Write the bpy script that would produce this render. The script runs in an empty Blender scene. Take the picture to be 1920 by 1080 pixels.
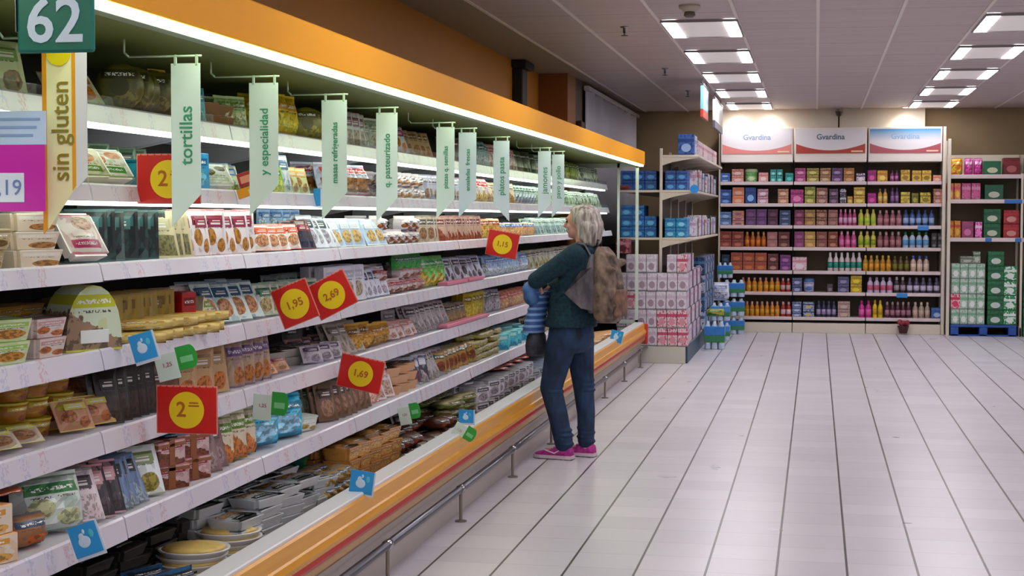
import bpy, bmesh, math, random
from mathutils import Vector, Matrix, Euler
R=random.Random(7)
C=bpy.context.scene.collection
PI=math.pi
def lin(c):
    c=c/255.
    return c/12.92 if c<=.04045 else ((c+.055)/1.055)**2.4
def col(h):
    if not isinstance(h,str): return tuple(lin(v) for v in h)+(1,)
    return tuple(lin(int(h[i:i+2],16)) for i in (0,2,4))+(1,)
# ------------------------------------------------------------ materials
MC={}
def newmat(name):
    m=bpy.data.materials.new(name); m.use_nodes=True
    return m,m.node_tree,m.node_tree.nodes['Principled BSDF']
def mat(h,rough=.5,metal=0,name='paint',emit=0,spec=.5,noise=0,scale=8,trans=0):
    k=(h,rough,metal,emit,spec,noise,scale,trans)
    if k in MC: return MC[k]
    m,nt,b=newmat(name)
    c=col(h)
    b.inputs['Base Color'].default_value=c; b.inputs['Roughness'].default_value=rough
    b.inputs['Metallic'].default_value=metal; b.inputs['Specular IOR Level'].default_value=spec
    if trans:
        b.inputs['Transmission Weight'].default_value=trans
    if emit:
        b.inputs['Emission Color'].default_value=c; b.inputs['Emission Strength'].default_value=emit
    if noise:
        n=nt.nodes.new('ShaderNodeTexNoise'); n.inputs['Scale'].default_value=scale; n.inputs['Detail'].default_value=3
        tc=nt.nodes.new('ShaderNodeTexCoord'); nt.links.new(tc.outputs['Object'],n.inputs['Vector'])
        r=nt.nodes.new('ShaderNodeMapRange'); r.inputs['To Min'].default_value=1-noise; r.inputs['To Max'].default_value=1+noise
        nt.links.new(n.outputs['Fac'],r.inputs['Value'])
        x=nt.nodes.new('ShaderNodeMix'); x.data_type='RGBA'; x.blend_type='MULTIPLY'; x.inputs['Factor'].default_value=1
        x.inputs['A'].default_value=c
        nt.links.new(r.outputs['Result'],x.inputs['B']); nt.links.new(x.outputs['Result'],b.inputs['Base Color'])
    MC[k]=m; return m
class G:
    """small node-graph helper"""
    def __init__(s,nt): s.nt=nt
    def m(s,op,a,b=None,c=None):
        n=s.nt.nodes.new('ShaderNodeMath'); n.operation=op
        for i,v in enumerate((a,b,c)):
            if v is None: continue
            if hasattr(v,'links'): s.nt.links.new(v,n.inputs[i])
            else: n.inputs[i].default_value=v
        return n.outputs[0]
    def rng(s,x,lo,hi):  # 1 inside
        return s.m('MULTIPLY',s.m('GREATER_THAN',x,lo),s.m('LESS_THAN',x,hi))
    def mix(s,f,a,b):
        n=s.nt.nodes.new('ShaderNodeMix'); n.data_type='RGBA'
        for k,v in (('Factor',f),('A',a),('B',b)):
            if hasattr(v,'links'): s.nt.links.new(v,n.inputs[k])
            else: n.inputs[k].default_value=v
        return n.outputs['Result']
    def noise(s,vec,scale,detail=2):
        n=s.nt.nodes.new('ShaderNodeTexNoise'); n.inputs['Scale'].default_value=scale; n.inputs['Detail'].default_value=detail
        s.nt.links.new(vec,n.inputs['Vector']); return n.outputs['Fac']
    def coord(s,kind='Generated'):
        t=s.nt.nodes.new('ShaderNodeTexCoord'); p=s.nt.nodes.new('ShaderNodeSeparateXYZ')
        s.nt.links.new(t.outputs[kind],p.inputs[0]); return t.outputs[kind],p.outputs[0],p.outputs[1],p.outputs[2]
def printmat(base,accent,food,style=0,rough=.35):
    """printed packaging: accent band, food picture, small text rows"""
    k=('P',base,accent,food,style,rough)
    if k in MC: return MC[k]
    m,nt,b=newmat('printed_packaging'); g=G(nt)
    vec,x,y,z=g.coord('Generated')
    info=nt.nodes.new('ShaderNodeObjectInfo')
    r=info.outputs['Random']
    deep=lambda q: tuple(v**1.22 for v in q[:3])+(1,)
    B,A,F=deep(col(base)),deep(col(accent)),deep(col(food))
    dk=tuple(v*.45 for v in F[:3])+(1,)
    add=nt.nodes.new('ShaderNodeVectorMath'); add.operation='ADD'
    nt.links.new(vec,add.inputs[0]); nt.links.new(r,add.inputs[1])
    nz=g.noise(add.outputs[0],9,3)
    foodc=g.mix(g.m('GREATER_THAN',nz,.52),F,dk)
    c=g.mix(g.m('MULTIPLY',g.m('GREATER_THAN',g.noise(add.outputs[0],3,1),.58),.35),B,A)
    if style==0:   # front faces the aisle (y across, z up)
        u,v=y,z
    elif style==1: # lies flat: picture on top
        u,v=y,x
    elif style==2:
        u,v=x,z
    lay=(int(base,16)*7+int(accent,16)*3+int(food,16))%5
    wob=g.m('MULTIPLY',nz,.5)
    def disc(cu,cv,ru,rv):
        return g.m('LESS_THAN',g.m('ADD',g.m('ADD',g.m('POWER',g.m('DIVIDE',g.m('SUBTRACT',u,cu),ru),2),g.m('POWER',g.m('DIVIDE',g.m('SUBTRACT',v,cv),rv),2)),wob),1.1)
    if lay==0: msk=disc(.5,.34,.36,.24)
    elif lay==1: msk=g.m('MULTIPLY',g.rng(v,.06,.5),g.rng(u,.08,.92))
    elif lay==2: msk=g.m('LESS_THAN',g.m('ADD',v,g.m('MULTIPLY',g.m('SUBTRACT',u,.5),.5)),g.m('ADD',.25,g.m('MULTIPLY',nz,.3)))
    elif lay==3: msk=disc(.62,.25,.3,.2)
    else: msk=g.m('MAXIMUM',disc(.3,.4,.2,.2),disc(.72,.22,.22,.16))
    c=g.mix(msk,c,foodc)
    edge=g.m('MAXIMUM',g.m('GREATER_THAN',v,.955),g.m('LESS_THAN',v,.03))
    c=g.mix(g.m('MULTIPLY',edge,.7),c,tuple(min(1,q*1.3+.03) for q in A[:3])+(1,))
    band=g.m('MULTIPLY',g.rng(v,.66,.86),g.rng(u,.12,.88))
    c=g.mix(band,c,A)
    tx=g.m('MULTIPLY',g.m('MULTIPLY',g.rng(v,.72,.79),g.rng(u,.2,.8)),g.m('GREATER_THAN',g.noise(add.outputs[0],26,0),.5))
    c=g.mix(tx,c,(.85,.85,.82,1))
    tx2=g.m('MULTIPLY',g.m('MULTIPLY',g.rng(v,.58,.62),g.rng(u,.2,.8)),g.m('GREATER_THAN',g.noise(add.outputs[0],30,0),.5))
    c=g.mix(tx2,c,(.08,.07,.07,1))
    nt.links.new(c,b.inputs['Base Color']); b.inputs['Roughness'].default_value=rough
    MC[k]=m; return m
def rowmat(base,accent,light):
    """rows of small repeated print on a carton (multi-pack look)"""
    k=('W',base,accent,light)
    if k in MC: return MC[k]
    m,nt,b=newmat('carton_print'); g=G(nt)
    vec,x,y,z=g.coord('Generated')
    info=nt.nodes.new('ShaderNodeObjectInfo')
    add=nt.nodes.new('ShaderNodeVectorMath'); add.operation='ADD'
    nt.links.new(vec,add.inputs[0]); nt.links.new(info.outputs['Random'],add.inputs[1])
    nz=g.noise(add.outputs[0],7,2)
    c=g.mix(g.m('GREATER_THAN',nz,.55),col(base),col(accent))
    c=g.mix(g.rng(z,.62,.78),c,col(accent))
    d=g.m('ADD',g.m('POWER',g.m('DIVIDE',g.m('SUBTRACT',x,.5),.3),2),g.m('POWER',g.m('DIVIDE',g.m('SUBTRACT',z,.35),.2),2))
    c=g.mix(g.m('LESS_THAN',d,1),c,col(light))
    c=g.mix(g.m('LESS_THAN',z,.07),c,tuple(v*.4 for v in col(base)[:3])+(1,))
    nt.links.new(c,b.inputs['Base Color']); b.inputs['Roughness'].default_value=.4
    MC[k]=m; return m
# ------------------------------------------------------------ mesh helpers
def mesh_of(bm,name,mats,smooth=False):
    bmesh.ops.recalc_face_normals(bm,faces=bm.faces)
    me=bpy.data.meshes.new(name); bm.to_mesh(me); bm.free()
    for m in (mats if isinstance(mats,(list,tuple)) else [mats]): me.materials.append(m)
    if smooth:
        for p in me.polygons: p.use_smooth=True
    return me
def link(name,me,parent=None,loc=(0,0,0),rot=(0,0,0)):
    o=bpy.data.objects.new(name,me); C.objects.link(o)
    o.location=loc; o.rotation_euler=rot
    if parent: o.parent=parent
    return o
def obj(name,bm,mats,parent=None,loc=(0,0,0),rot=(0,0,0),smooth=False):
    return link(name,mesh_of(bm,name,mats,smooth),parent,loc,rot)
def tag(o,label=None,cat=None,group=None,kind=None):
    if label: o['label']=label
    if cat: o['category']=cat
    if group: o['group']=group
    if kind: o['kind']=kind
    return o
def thing(name,label,cat,loc=(0,0,0),rot=(0,0,0),group=None):
    return tag(link(name,None,None,loc,rot),label,cat,group)
def box(bm,x0,x1,y0,y1,z0,z1,bev=0,mi=0,seg=1):
    r=bmesh.ops.create_cube(bm,size=1)
    for v in r['verts']:
        v.co=Vector(((x0+x1)/2+v.co.x*(x1-x0),(y0+y1)/2+v.co.y*(y1-y0),(z0+z1)/2+v.co.z*(z1-z0)))
    fs=set(f for v in r['verts'] for f in v.link_faces)
    for f in fs: f.material_index=mi
    if bev:
        es=list(set(e for v in r['verts'] for e in v.link_edges))
        q=bmesh.ops.bevel(bm,geom=es,offset=bev,segments=seg,affect='EDGES',profile=.5)
        for f in q['faces']: f.material_index=mi
def cyl(bm,p0,p1,r0,r1=None,n=12,mi=0,cap=True):
    r1=r0 if r1 is None else r1
    p0=Vector(p0);p1=Vector(p1);d=p1-p0
    q=d.to_track_quat('Z','Y').to_matrix().to_4x4()
    M=Matrix.Translation((p0+p1)/2)@q
    r=bmesh.ops.create_cone(bm,cap_ends=cap,segments=n,radius1=r0,radius2=r1,depth=d.length,matrix=M)
    for v in r['verts']:
        for f in v.link_faces: f.material_index=mi
def ell(bm,c,r,n=12,rot=None):
    M=Matrix.Translation(Vector(c))@(rot.to_4x4() if rot else Matrix())@Matrix.Diagonal((r[0],r[1],r[2],1))
    bmesh.ops.create_uvsphere(bm,u_segments=n*2,v_segments=n,radius=1,matrix=M)
def lathe(bm,prof,n=16,mi=0,sx=1,sy=1,c=(0,0)):
    rings=[]
    for r,z in prof:
        rings.append([bm.verts.new((c[0]+sx*r*math.cos(2*PI*i/n),c[1]+sy*r*math.sin(2*PI*i/n),z)) for i in range(n)])
    for a,b in zip(rings,rings[1:]):
        for i in range(n):
            f=bm.faces.new((a[i],a[(i+1)%n],b[(i+1)%n],b[i])); f.material_index=mi
    f=bm.faces.new(rings[0][::-1]); f.material_index=mi
    f=bm.faces.new(rings[-1]); f.material_index=mi
def loft(bm,secs,n=20,mi=0,p=2.0):
    """secs: (cx,cy,cz,rx,ry[,tiltx]) stacked ellipses (superellipse power p)"""
    rings=[]
    for s in secs:
        ring=[]
        for i in range(n):
            a=2*PI*i/n; ca,sa=math.cos(a),math.sin(a)
            x=math.copysign(abs(ca)**(2/p),ca)*s[3]; y=math.copysign(abs(sa)**(2/p),sa)*s[4]
            tz=s[5]*x if len(s)>5 else 0
            ring.append(bm.verts.new((s[0]+x,s[1]+y,s[2]+tz)))
        rings.append(ring)
    for a,b in zip(rings,rings[1:]):
        for i in range(n):
            f=bm.faces.new((a[i],a[(i+1)%n],b[(i+1)%n],b[i])); f.material_index=mi
    bm.faces.new(rings[0][::-1]).material_index=mi
    bm.faces.new(rings[-1]).material_index=mi
def tube(bm,pts,r,n=8):
    pts=[Vector(p) for p in pts]
    for a,b in zip(pts,pts[1:]): cyl(bm,a,b,r,n=n)
    for q in pts[1:-1]:
        bmesh.ops.create_uvsphere(bm,u_segments=n,v_segments=6,radius=r,matrix=Matrix.Translation(q))
def prism(bm,pts,y0,y1,axis='y'):
    """polygon in (x,z) extruded along y; or (y,z) along x"""
    def P(a,b,t): return (a,t,b) if axis=='y' else ((t,a,b) if axis=='x' else (a,b,t))
    A=[bm.verts.new(P(a,b,y0)) for a,b in pts]; B=[bm.verts.new(P(a,b,y1)) for a,b in pts]
    n=len(pts)
    bm.faces.new(A[::-1]); bm.faces.new(B)
    for i in range(n): bm.faces.new((A[i],A[(i+1)%n],B[(i+1)%n],B[i]))
def remesh(bm,name,mats,voxel=.008,smooth=6,disp=None):
    me=mesh_of(bm,name+'_raw',mats); o=link(name,me)
    m=o.modifiers.new('r','REMESH'); m.mode='VOXEL'; m.voxel_size=voxel; m.use_smooth_shade=True
    s=o.modifiers.new('s','SMOOTH'); s.factor=.5; s.iterations=smooth
    dg=bpy.context.evaluated_depsgraph_get(); dg.update()
    out=bpy.data.meshes.new_from_object(o.evaluated_get(dg))
    out.name=name
    bpy.data.objects.remove(o); 
    for p in out.polygons: p.use_smooth=True
    if not out.materials:
        for m_ in (mats if isinstance(mats,(list,tuple)) else [mats]): out.materials.append(m_)
    return out
TXC={}
def text(body,size,m,parent,M,name='lettering',ext=.0006,bold=0,align='CENTER'):
    k=(body,size,bold,align,m.name)
    if k not in TXC:
        cu=bpy.data.curves.new('t','FONT'); cu.body=body; cu.size=size; cu.extrude=ext; cu.offset=bold
        cu.align_x=align; cu.align_y='CENTER'; cu.resolution_u=3
        o=bpy.data.objects.new('t',cu); C.objects.link(o)
        dg=bpy.context.evaluated_depsgraph_get(); dg.update()
        me=bpy.data.meshes.new_from_object(o.evaluated_get(dg)); bpy.data.objects.remove(o)
        me.materials.clear(); me.materials.append(m); TXC[k]=me
    q=link(name,TXC[k],parent); q.matrix_basis=M
    return q
RX90=Matrix.Rotation(PI/2,4,'X')
def copy_tree(o,parent=None):
    c=o.copy(); C.objects.link(c)
    if parent: c.parent=parent
    for ch in o.children: copy_tree(ch,c)
    return c
# ------------------------------------------------------------ common materials
WHITE=mat('e4e2e6',.35,name='white_enamel'); LILAC=mat('d6d2dc',.4,name='shelf_enamel')
DARK=mat('121010',.6,name='black_plastic'); STEEL=mat('8a8a90',.28,1,name='brushed_steel')
CREAM=mat('d8cdbb',.5,name='cream_enamel'); CHROME=mat('c8c8cc',.15,1,name='chrome')
REDM=mat('c8160c',.4,name='red_card'); YEL=mat('f0cc10',.45,name='yellow_paper')
ORANGE=mat('b0600c',.5,name='dark_orange_ink')
# ------------------------------------------------------------ setting
ZC=3.0
def floor_mat():
    m,nt,b=newmat('glazed_floor_tiles'); g=G(nt)
    vec,x,y,z=g.coord('Object')
    fx=g.m('FRACT',g.m('DIVIDE',g.m('ADD',x,30-.147),.3)); fy=g.m('FRACT',g.m('DIVIDE',g.m('ADD',y,30.02),.3))
    lx=g.m('MAXIMUM',g.m('LESS_THAN',fx,.018),g.m('GREATER_THAN',fx,.982))
    ly=g.m('MAXIMUM',g.m('LESS_THAN',fy,.014),g.m('GREATER_THAN',fy,.986))
    ix=g.m('FLOOR',g.m('DIVIDE',g.m('ADD',x,30-.147),.3)); iy=g.m('FLOOR',g.m('DIVIDE',g.m('ADD',y,30.02),.3))
    cb=nt.nodes.new('ShaderNodeCombineXYZ'); nt.links.new(ix,cb.inputs[0]); nt.links.new(iy,cb.inputs[1])
    wn=nt.nodes.new('ShaderNodeTexWhiteNoise'); nt.links.new(cb.outputs[0],wn.inputs['Vector'])
    tile=g.mix(wn.outputs['Value'],col('cfc9d2'),col('dbd5dd'))
    dirt=g.noise(vec,.9,4)
    tile=g.mix(g.m('MULTIPLY',dirt,.25),tile,col('c4bcc2'))
    spot=g.noise(vec,2.3,2); tile=g.mix(g.m('GREATER_THAN',spot,.88),tile,col('7a7072'))
    c=g.mix(g.m('MULTIPLY',ly,.34),tile,col('8d868c'))
    c=g.mix(lx,c,col('453e3e'))
    nt.links.new(c,b.inputs['Base Color'])
    rr=g.m('ADD',.24,g.m('MULTIPLY',g.noise(vec,3,3),.12)); nt.links.new(rr,b.inputs['Roughness'])
    b.inputs['Specular IOR Level'].default_value=.6
    bp=nt.nodes.new('ShaderNodeBump'); bp.inputs['Strength'].default_value=.25; bp.inputs['Distance'].default_value=.003
    nt.links.new(g.m('SUBTRACT',1,g.m('MAXIMUM',lx,ly)),bp.inputs['Height']); nt.links.new(bp.outputs[0],b.inputs['Normal'])
    return m
def ceil_mat():
    m,nt,b=newmat('metal_ceiling_panels'); g=G(nt)
    vec,x,y,z=g.coord('Object')
    fy=g.m('FRACT',g.m('DIVIDE',g.m('ADD',y,40.08),1.1))
    ly=g.m('LESS_THAN',fy,.012)
    mp=nt.nodes.new('ShaderNodeMapping'); mp.inputs['Scale'].default_value=(.7,6,1); nt.links.new(vec,mp.inputs['Vector'])
    n=g.noise(mp.outputs[0],1.6,4)
    c=g.mix(n,col('b4a5a5'),col('d2c4c4'))
    c=g.mix(ly,c,col('80767a'))
    nt.links.new(c,b.inputs['Base Color']); b.inputs['Roughness'].default_value=.42
    bp=nt.nodes.new('ShaderNodeBump'); bp.inputs['Strength'].default_value=.3; bp.inputs['Distance'].default_value=.01
    nt.links.new(n,bp.inputs['Height']); nt.links.new(bp.outputs[0],b.inputs['Normal'])
    return m
def plane_box(name,x0,x1,y0,y1,z0,z1,m,kind='structure'):
    bm=bmesh.new(); box(bm,x0,x1,y0,y1,z0,z1); o=obj(name,bm,m); o['kind']=kind; return o
plane_box('floor',-2.9,9,-6,22.6,-.05,0,floor_mat())
plane_box('ceiling',-2.34,9,-6,22.6,ZC,ZC+.05,ceil_mat())
plane_box('trim_1',-2.9,-2.34,-6,22.6,ZC-.004,ZC+.05,mat('9c8e84',.6,name='plasterboard'))
WALLM=mat('8a7556',.75,name='olive_brown_wall_paint',noise=.04)
OCH=mat('b87404',.6,name='ochre_wall_paint',noise=.05)
plane_box('wall_back',-2.9,9,22.3,22.45,0,ZC,WALLM)
plane_box('wall_left',-2.95,-2.8,-6,16.2,0,ZC-.004,OCH)
plane_box('wall_left_column',-2.95,-2.5,16.2,16.75,0,ZC-.004,mat('8a4c10',.6,name='brown_column_paint'))
plane_box('wall_left_far',-2.95,-2.5,16.75,22.3,0,ZC-.004,mat('4a3a30',.7,name='dark_brown_wall'))
plane_box('wall_right',9,9.1,-6,22.6,0,ZC,mat('8d7f66',.7,name='beige_wall'))
# cream bulkhead above the far shelving
plane_box('trim_2',-1.27,.28,22.12,22.3,2.3,ZC,CREAM); plane_box('trim_3',.30,1.42,22.12,22.3,2.3,ZC,CREAM)
# ceiling runners (painted seams along the aisle)
bm=bmesh.new()
for k in range(-4,16):
    x=.0+.585*k
    if x>8.8 or x<-2.35: continue
    box(bm,x-.012,x+.012,-6,22.3,ZC-.008,ZC)
o=obj('trim_4',bm,mat('f4ecea',.5,name='ceiling_runner')); o['kind']='structure'
# white blind panel on the far left wall and the dark pipe chase
bm=bmesh.new()
y=17.25
pts=[]
while y<22.2:
    pts.append((y,-2.44+.02*math.sin(y*9))); y+=.06
for (a,xa),(b,xb) in zip(pts,pts[1:]):
    v=[bm.verts.new(p) for p in ((xa,a,1.2),(xb,b,1.2),(xb,b,2.9),(xa,a,2.9))]; bm.faces.new(v)
bmesh.ops.remove_doubles(bm,verts=bm.verts,dist=1e-4)
bmesh.ops.solidify(bm,geom=bm.faces,thickness=.012)
t=thing('fabric_blind','long pale grey blind with soft vertical folds high on the left wall','blind',(0,0,0))
obj('fabric_panel',bm,mat('d2ced6',.7,name='grey_blind_fabric'),t,smooth=True)
bm=bmesh.new(); box(bm,-2.48,-2.42,17.2,22.25,2.9,2.95,.005); obj('head_rail',bm,mat('bdb9bb',.4),t)
bm=bmesh.new(); box(bm,-2.8,-2.70,14.75,15.0,2.1,2.92,.01); box(bm,-2.8,-2.66,14.7,15.15,2.92,2.99,.01)
tag(obj('wall_duct',bm,DARK),'black vertical duct on the ochre wall above the chilled case','duct')
bm=bmesh.new(); box(bm,-2.5,-2.44,16.8,17.1,2.2,2.55,.01)
tag(obj('wall_box',bm,mat('3a1c10',.6)),'small dark brown box on the wall beside the grey blind','box')
# ------------------------------------------------------------ ceiling lamps
TUBEM=mat('f6f2ff',.4,name='lamp_tube_light',emit=15)
def tube_mat():
    m,nt,b=newmat('prismatic_lamp_diffuser'); g=G(nt)
    vec,x,y,z=g.coord('Object')
    n=g.m('FRACT',g.m('MULTIPLY',y,9.0)); f=g.m('ADD',.75,g.m('MULTIPLY',g.m('GREATER_THAN',n,.5),.45))
    b.inputs['Emission Color'].default_value=(.97,.95,1,1); nt.links.new(g.m('MULTIPLY',f,23.0),b.inputs['Emission Strength'])
    return m
TM=tube_mat()
def lamp(x,y,label):
    t=thing('ceiling_lamp',label,'ceiling light',(x,y,ZC),group='recessed ceiling lamps')
    return t
l0=lamp(-.87,12.0,'')
bm=bmesh.new()
for sx in (-1,1):
    box(bm,sx*.283-.006,sx*.283+.006,0,1.06,-.022,-.002)
box(bm,-.289,.289,1.05,1.062,-.022,-.002); box(bm,-.289,.289,-.002,.010,-.022,-.002)
obj('frame',bm,mat('8a8484',.4,name='lamp_frame'),l0)
for sx in (-1,1):
    bm=bmesh.new(); box(bm,sx*.225-.045,sx*.225+.045,.02,1.04,-.018,-.004); obj('lamp_tube',bm,TM,l0)
bm=bmesh.new(); box(bm,-.175,.175,.012,1.048,-.014,-.004)
obj('louvre',bm,mat('e6dede',.4,name='lamp_louvre',emit=.22),l0)
YS=[12.0,14.2,16.4,18.6,20.8]
names=['nearest','second','third','fourth','farthest']
first=True
for cx,cn in ((-.87,'left'),(1.47,'right')):
    for yy,nn in zip(YS,names):
        t=l0 if first else copy_tree(l0); first=False
        t.location=(cx,yy,ZC); t['label']='%s recessed lamp with two bright tubes in the %s ceiling row'%(nn,cn)
for cx in (-.87,1.47,3.81,6.15):
    for yy in (-4.6,-1.3,2.1,5.4,8.7)+((12,15.3,18.6) if cx>2 else ()):
        t=copy_tree(l0); t.location=(cx,yy,ZC); t['label']='recessed ceiling lamp outside the view, lighting the aisle'
# ceiling fittings
def lathe_obj(name,prof,m,loc,label,cat,n=16,group=None):
    bm=bmesh.new(); lathe(bm,prof,n); return tag(obj(name,bm,m,loc=loc,smooth=True),label,cat,group)
t=thing('smoke_detector','round white smoke detector on the ceiling before the nearest left lamp','smoke detector',(-.876,11.21,ZC))
bm=bmesh.new(); lathe(bm,[(.075,0),(.075,-.02),(.05,-.035),(.05,-.045)],20); obj('base',bm,mat('c9bfae',.5),t,smooth=True)
bm=bmesh.new(); lathe(bm,[(.035,-.045),(.042,-.07),(.025,-.085)],16); obj('sensor_head',bm,mat('6a6058',.5),t,smooth=True)
for i,(x,y,w) in enumerate(((-1.466,12.37,'nearest'),(-1.478,15.87,'middle'),(-1.475,18.71,'farthest'))):
    t=thing('sprinkler_head','%s of the three small sprinkler heads left of the ceiling lamps'%w,'sprinkler',(x,y,ZC),group='ceiling sprinklers')
    bm=bmesh.new(); lathe(bm,[(.035,0),(.03,-.008),(.012,-.012),(.012,-.05)],12); obj('body',bm,STEEL,t,smooth=True)
    bm=bmesh.new(); lathe(bm,[(.004,-.05),(.004,-.065),(.028,-.067),(.028,-.071)],12); obj('deflector',bm,mat('55504e',.4,.6),t,smooth=True)
t=thing('wall_speaker','small dark spotlight head at the top seam of the cream bulkhead','spotlight',(.29,22.1,2.96))
bm=bmesh.new(); lathe(bm,[(.03,-.06),(.05,0)],12); obj('speaker_head',bm,mat('3a3430',.5),t)  # body of a small wall speaker, gives no light
bm=bmesh.new(); box(bm,-.008,.008,-.008,.03,0,.035); obj('stem',bm,STEEL,t)
t.name='spotlight'
# wall washer downlights above the bulkhead
for x,w in ((-1.05,'left'),(-.62,'middle'),(1.16,'right')):
    t=thing('downlight','%s small round downlight washing the cream bulkhead'%w,'downlight',(x,21.92,ZC),group='downlights over the far shelving')
    bm=bmesh.new(); lathe(bm,[(.07,0),(.065,-.012),(.045,-.012),(.045,-.004)],18); obj('rim',bm,WHITE,t,smooth=True)
    bm=bmesh.new(); lathe(bm,[(.042,-.004),(.042,-.009)],18); obj('bulb',bm,mat('fff0dc',.4,emit=25,name='warm_bulb'),t)
    ld=bpy.data.lights.new('downlight_lamp','SPOT'); ld.energy=15; ld.spot_size=1.9; ld.spot_blend=.9; ld.color=(1,.93,.82); ld.shadow_soft_size=.04
    lo=link('downlight_lamp',ld,t,(0,0,-.03),(.38,0,0))
# hanging direction signs
def hang(y0,y1,z0,z1,c1,c2,label):
    t=thing('hanging_sign',label,'sign',(-1.19,(y0+y1)/2,z0))
    h=(y1-y0)/2; H=z1-z0
    bm=bmesh.new(); box(bm,-.015,.015,-h,h,0,H*.22,.002); obj('lower_band',bm,mat(c2,.4),t)
    bm=bmesh.new(); box(bm,-.015,.015,-h,h,H*.22,H-.05,.002); obj('panel',bm,mat(c1,.35),t)
    bm=bmesh.new(); box(bm,-.02,.02,-h-.01,h+.01,H-.05,H-.03,.002)
    for s in (-1,1): cyl(bm,(0,s*h*.8,H-.03),(0,s*h*.8,3.0-z0),.004)
    obj('hanger',bm,mat('403c40',.4),t)
hang(16.95,17.75,2.585,2.97,'7cc4d8','c23a2a','hanging sign with light blue face and red lower band')
hang(18.95,20.5,2.585,2.97,'e8eeec','5a5c70','second hanging sign, white face, nearer the far shelving')

# ------------------------------------------------------------ chilled case
Y0,Y1=2.0,16.5
case=thing('refrigerated_display_case','long open chilled display case with orange canopy and six white shelves along the left side','refrigerated display case',(-1.8,Y0,0))
def cpart(name,bm,m,parent=case,smooth=False):
    o=obj(name,bm,m,parent,smooth=smooth)
    if parent is case: o.location=(1.8,-Y0,0)   # geometry is in world coordinates
    return o
bm=bmesh.new(); box(bm,-2.78,-1.80,Y0,Y1,0,.2); cpart('plinth',bm,mat('b9aca6',.35,name='kick_panel_enamel'))
bm=bmesh.new(); box(bm,-2.78,-1.765,Y0,Y1,.2,.235); cpart('base_tray',bm,mat('a99c96',.4))
def bump_mat(c1,c2):
    m,nt,b=newmat('bumper_vinyl'); g=G(nt); vec,x,y,z=g.coord('Object')
    mp=nt.nodes.new('ShaderNodeMapping'); mp.inputs['Scale'].default_value=(1,1.3,30); nt.links.new(vec,mp.inputs['Vector'])
    c=g.mix(g.noise(mp.outputs[0],1.4,4),col(c1),col(c2)); nt.links.new(c,b.inputs['Base Color']); b.inputs['Roughness'].default_value=.3
    return m
bm=bmesh.new(); prism(bm,[(-1.85,.235),(-1.755,.235),(-1.728,.262),(-1.722,.292),(-1.85,.292)],Y0,Y1); cpart('lower_bumper',bm,bump_mat('c08a1a','8a5c10'))
bm=bmesh.new(); prism(bm,[(-1.85,.292),(-1.722,.292),(-1.715,.307),(-1.722,.322),(-1.85,.322)],Y0,Y1); cpart('bumper_stripe',bm,mat('b01c0c',.3,name='red_bumper_stripe'))
bm=bmesh.new(); prism(bm,[(-1.85,.322),(-1.722,.322),(-1.714,.345),(-1.722,.366),(-1.73,.372),(-1.734,.425),(-1.742,.432),(-1.85,.432)],Y0,Y1); cpart('upper_bumper',bm,bump_mat('eaa822','c88410'))
bm=bmesh.new(); box(bm,-1.835,-1.745,Y0,Y1,.425,.445,.004); cpart('front_lip',bm,WHITE)
bm=bmesh.new(); box(bm,-2.78,-1.82,Y0,Y1,.25,.33); cpart('well_deck',bm,mat('6f6c72',.5))
bm=bmesh.new(); box(bm,-1.835,-1.822,Y0,Y1,.33,.43); cpart('well_front',bm,mat('b8b8c0',.5))
bm=bmesh.new(); box(bm,-2.78,-2.70,Y0,Y1,.25,2.2); cpart('back_panel',bm,mat('191716',.6,name='dark_back_panel'))
bm=bmesh.new(); box(bm,-2.78,-1.80,Y0,Y1,2.085,2.2); cpart('canopy',bm,mat('74803a',.55,name='olive_grey_canopy'))
bm=bmesh.new(); prism(bm,[(-1.82,2.07),(-1.745,2.07),(-1.74,2.075),(-1.74,2.203),(-1.75,2.21),(-1.82,2.21)],Y0,Y1); cpart('fascia',bm,mat('ffae0a',.5,name='orange_fascia',spec=.12,noise=.06,scale=1.2))
bm=bmesh.new(); box(bm,-1.79,-1.752,Y0,Y1,2.052,2.07,.003); cpart('canopy_light_strip',bm,mat('eaffd8',.3,name='led_strip',emit=8))
bm=bmesh.new(); box(bm,-1.85,-1.80,Y0,Y1,2.055,2.086,.004); cpart('light_housing',bm,mat('8d9a80',.4))
# end frame + glass
bm=bmesh.new()
box(bm,-1.83,-1.80,Y1-.03,Y1,.43,2.09); box(bm,-2.02,-1.995,Y1-.03,Y1,.43,2.09); box(bm,-2.78,-1.80,Y1-.03,Y1,2.04,2.085); box(bm,-2.78,-1.80,Y1-.03,Y1,.43,.47)
cpart('end_frame',bm,mat('c9d2c8',.35))
def glass_mat():
    m,nt,b=newmat('clear_glass')
    b.inputs['Base Color'].default_value=(.92,.98,.96,1); b.inputs['Transmission Weight'].default_value=1; b.inputs['Roughness'].default_value=.03; b.inputs['IOR'].default_value=1.2
    b.inputs['Alpha'].default_value=.25
    return m
GLASS=glass_mat()
bm=bmesh.new(); box(bm,-2.70,-1.83,Y1-.02,Y1-.012,.47,2.04); cpart('end_glass',bm,GLASS)
bm=bmesh.new(); box(bm,-1.80,-1.70,Y1,Y1+.05,.22,.43,.01); cpart('bumper_end_cap',bm,mat('b8322c',.4))
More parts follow.
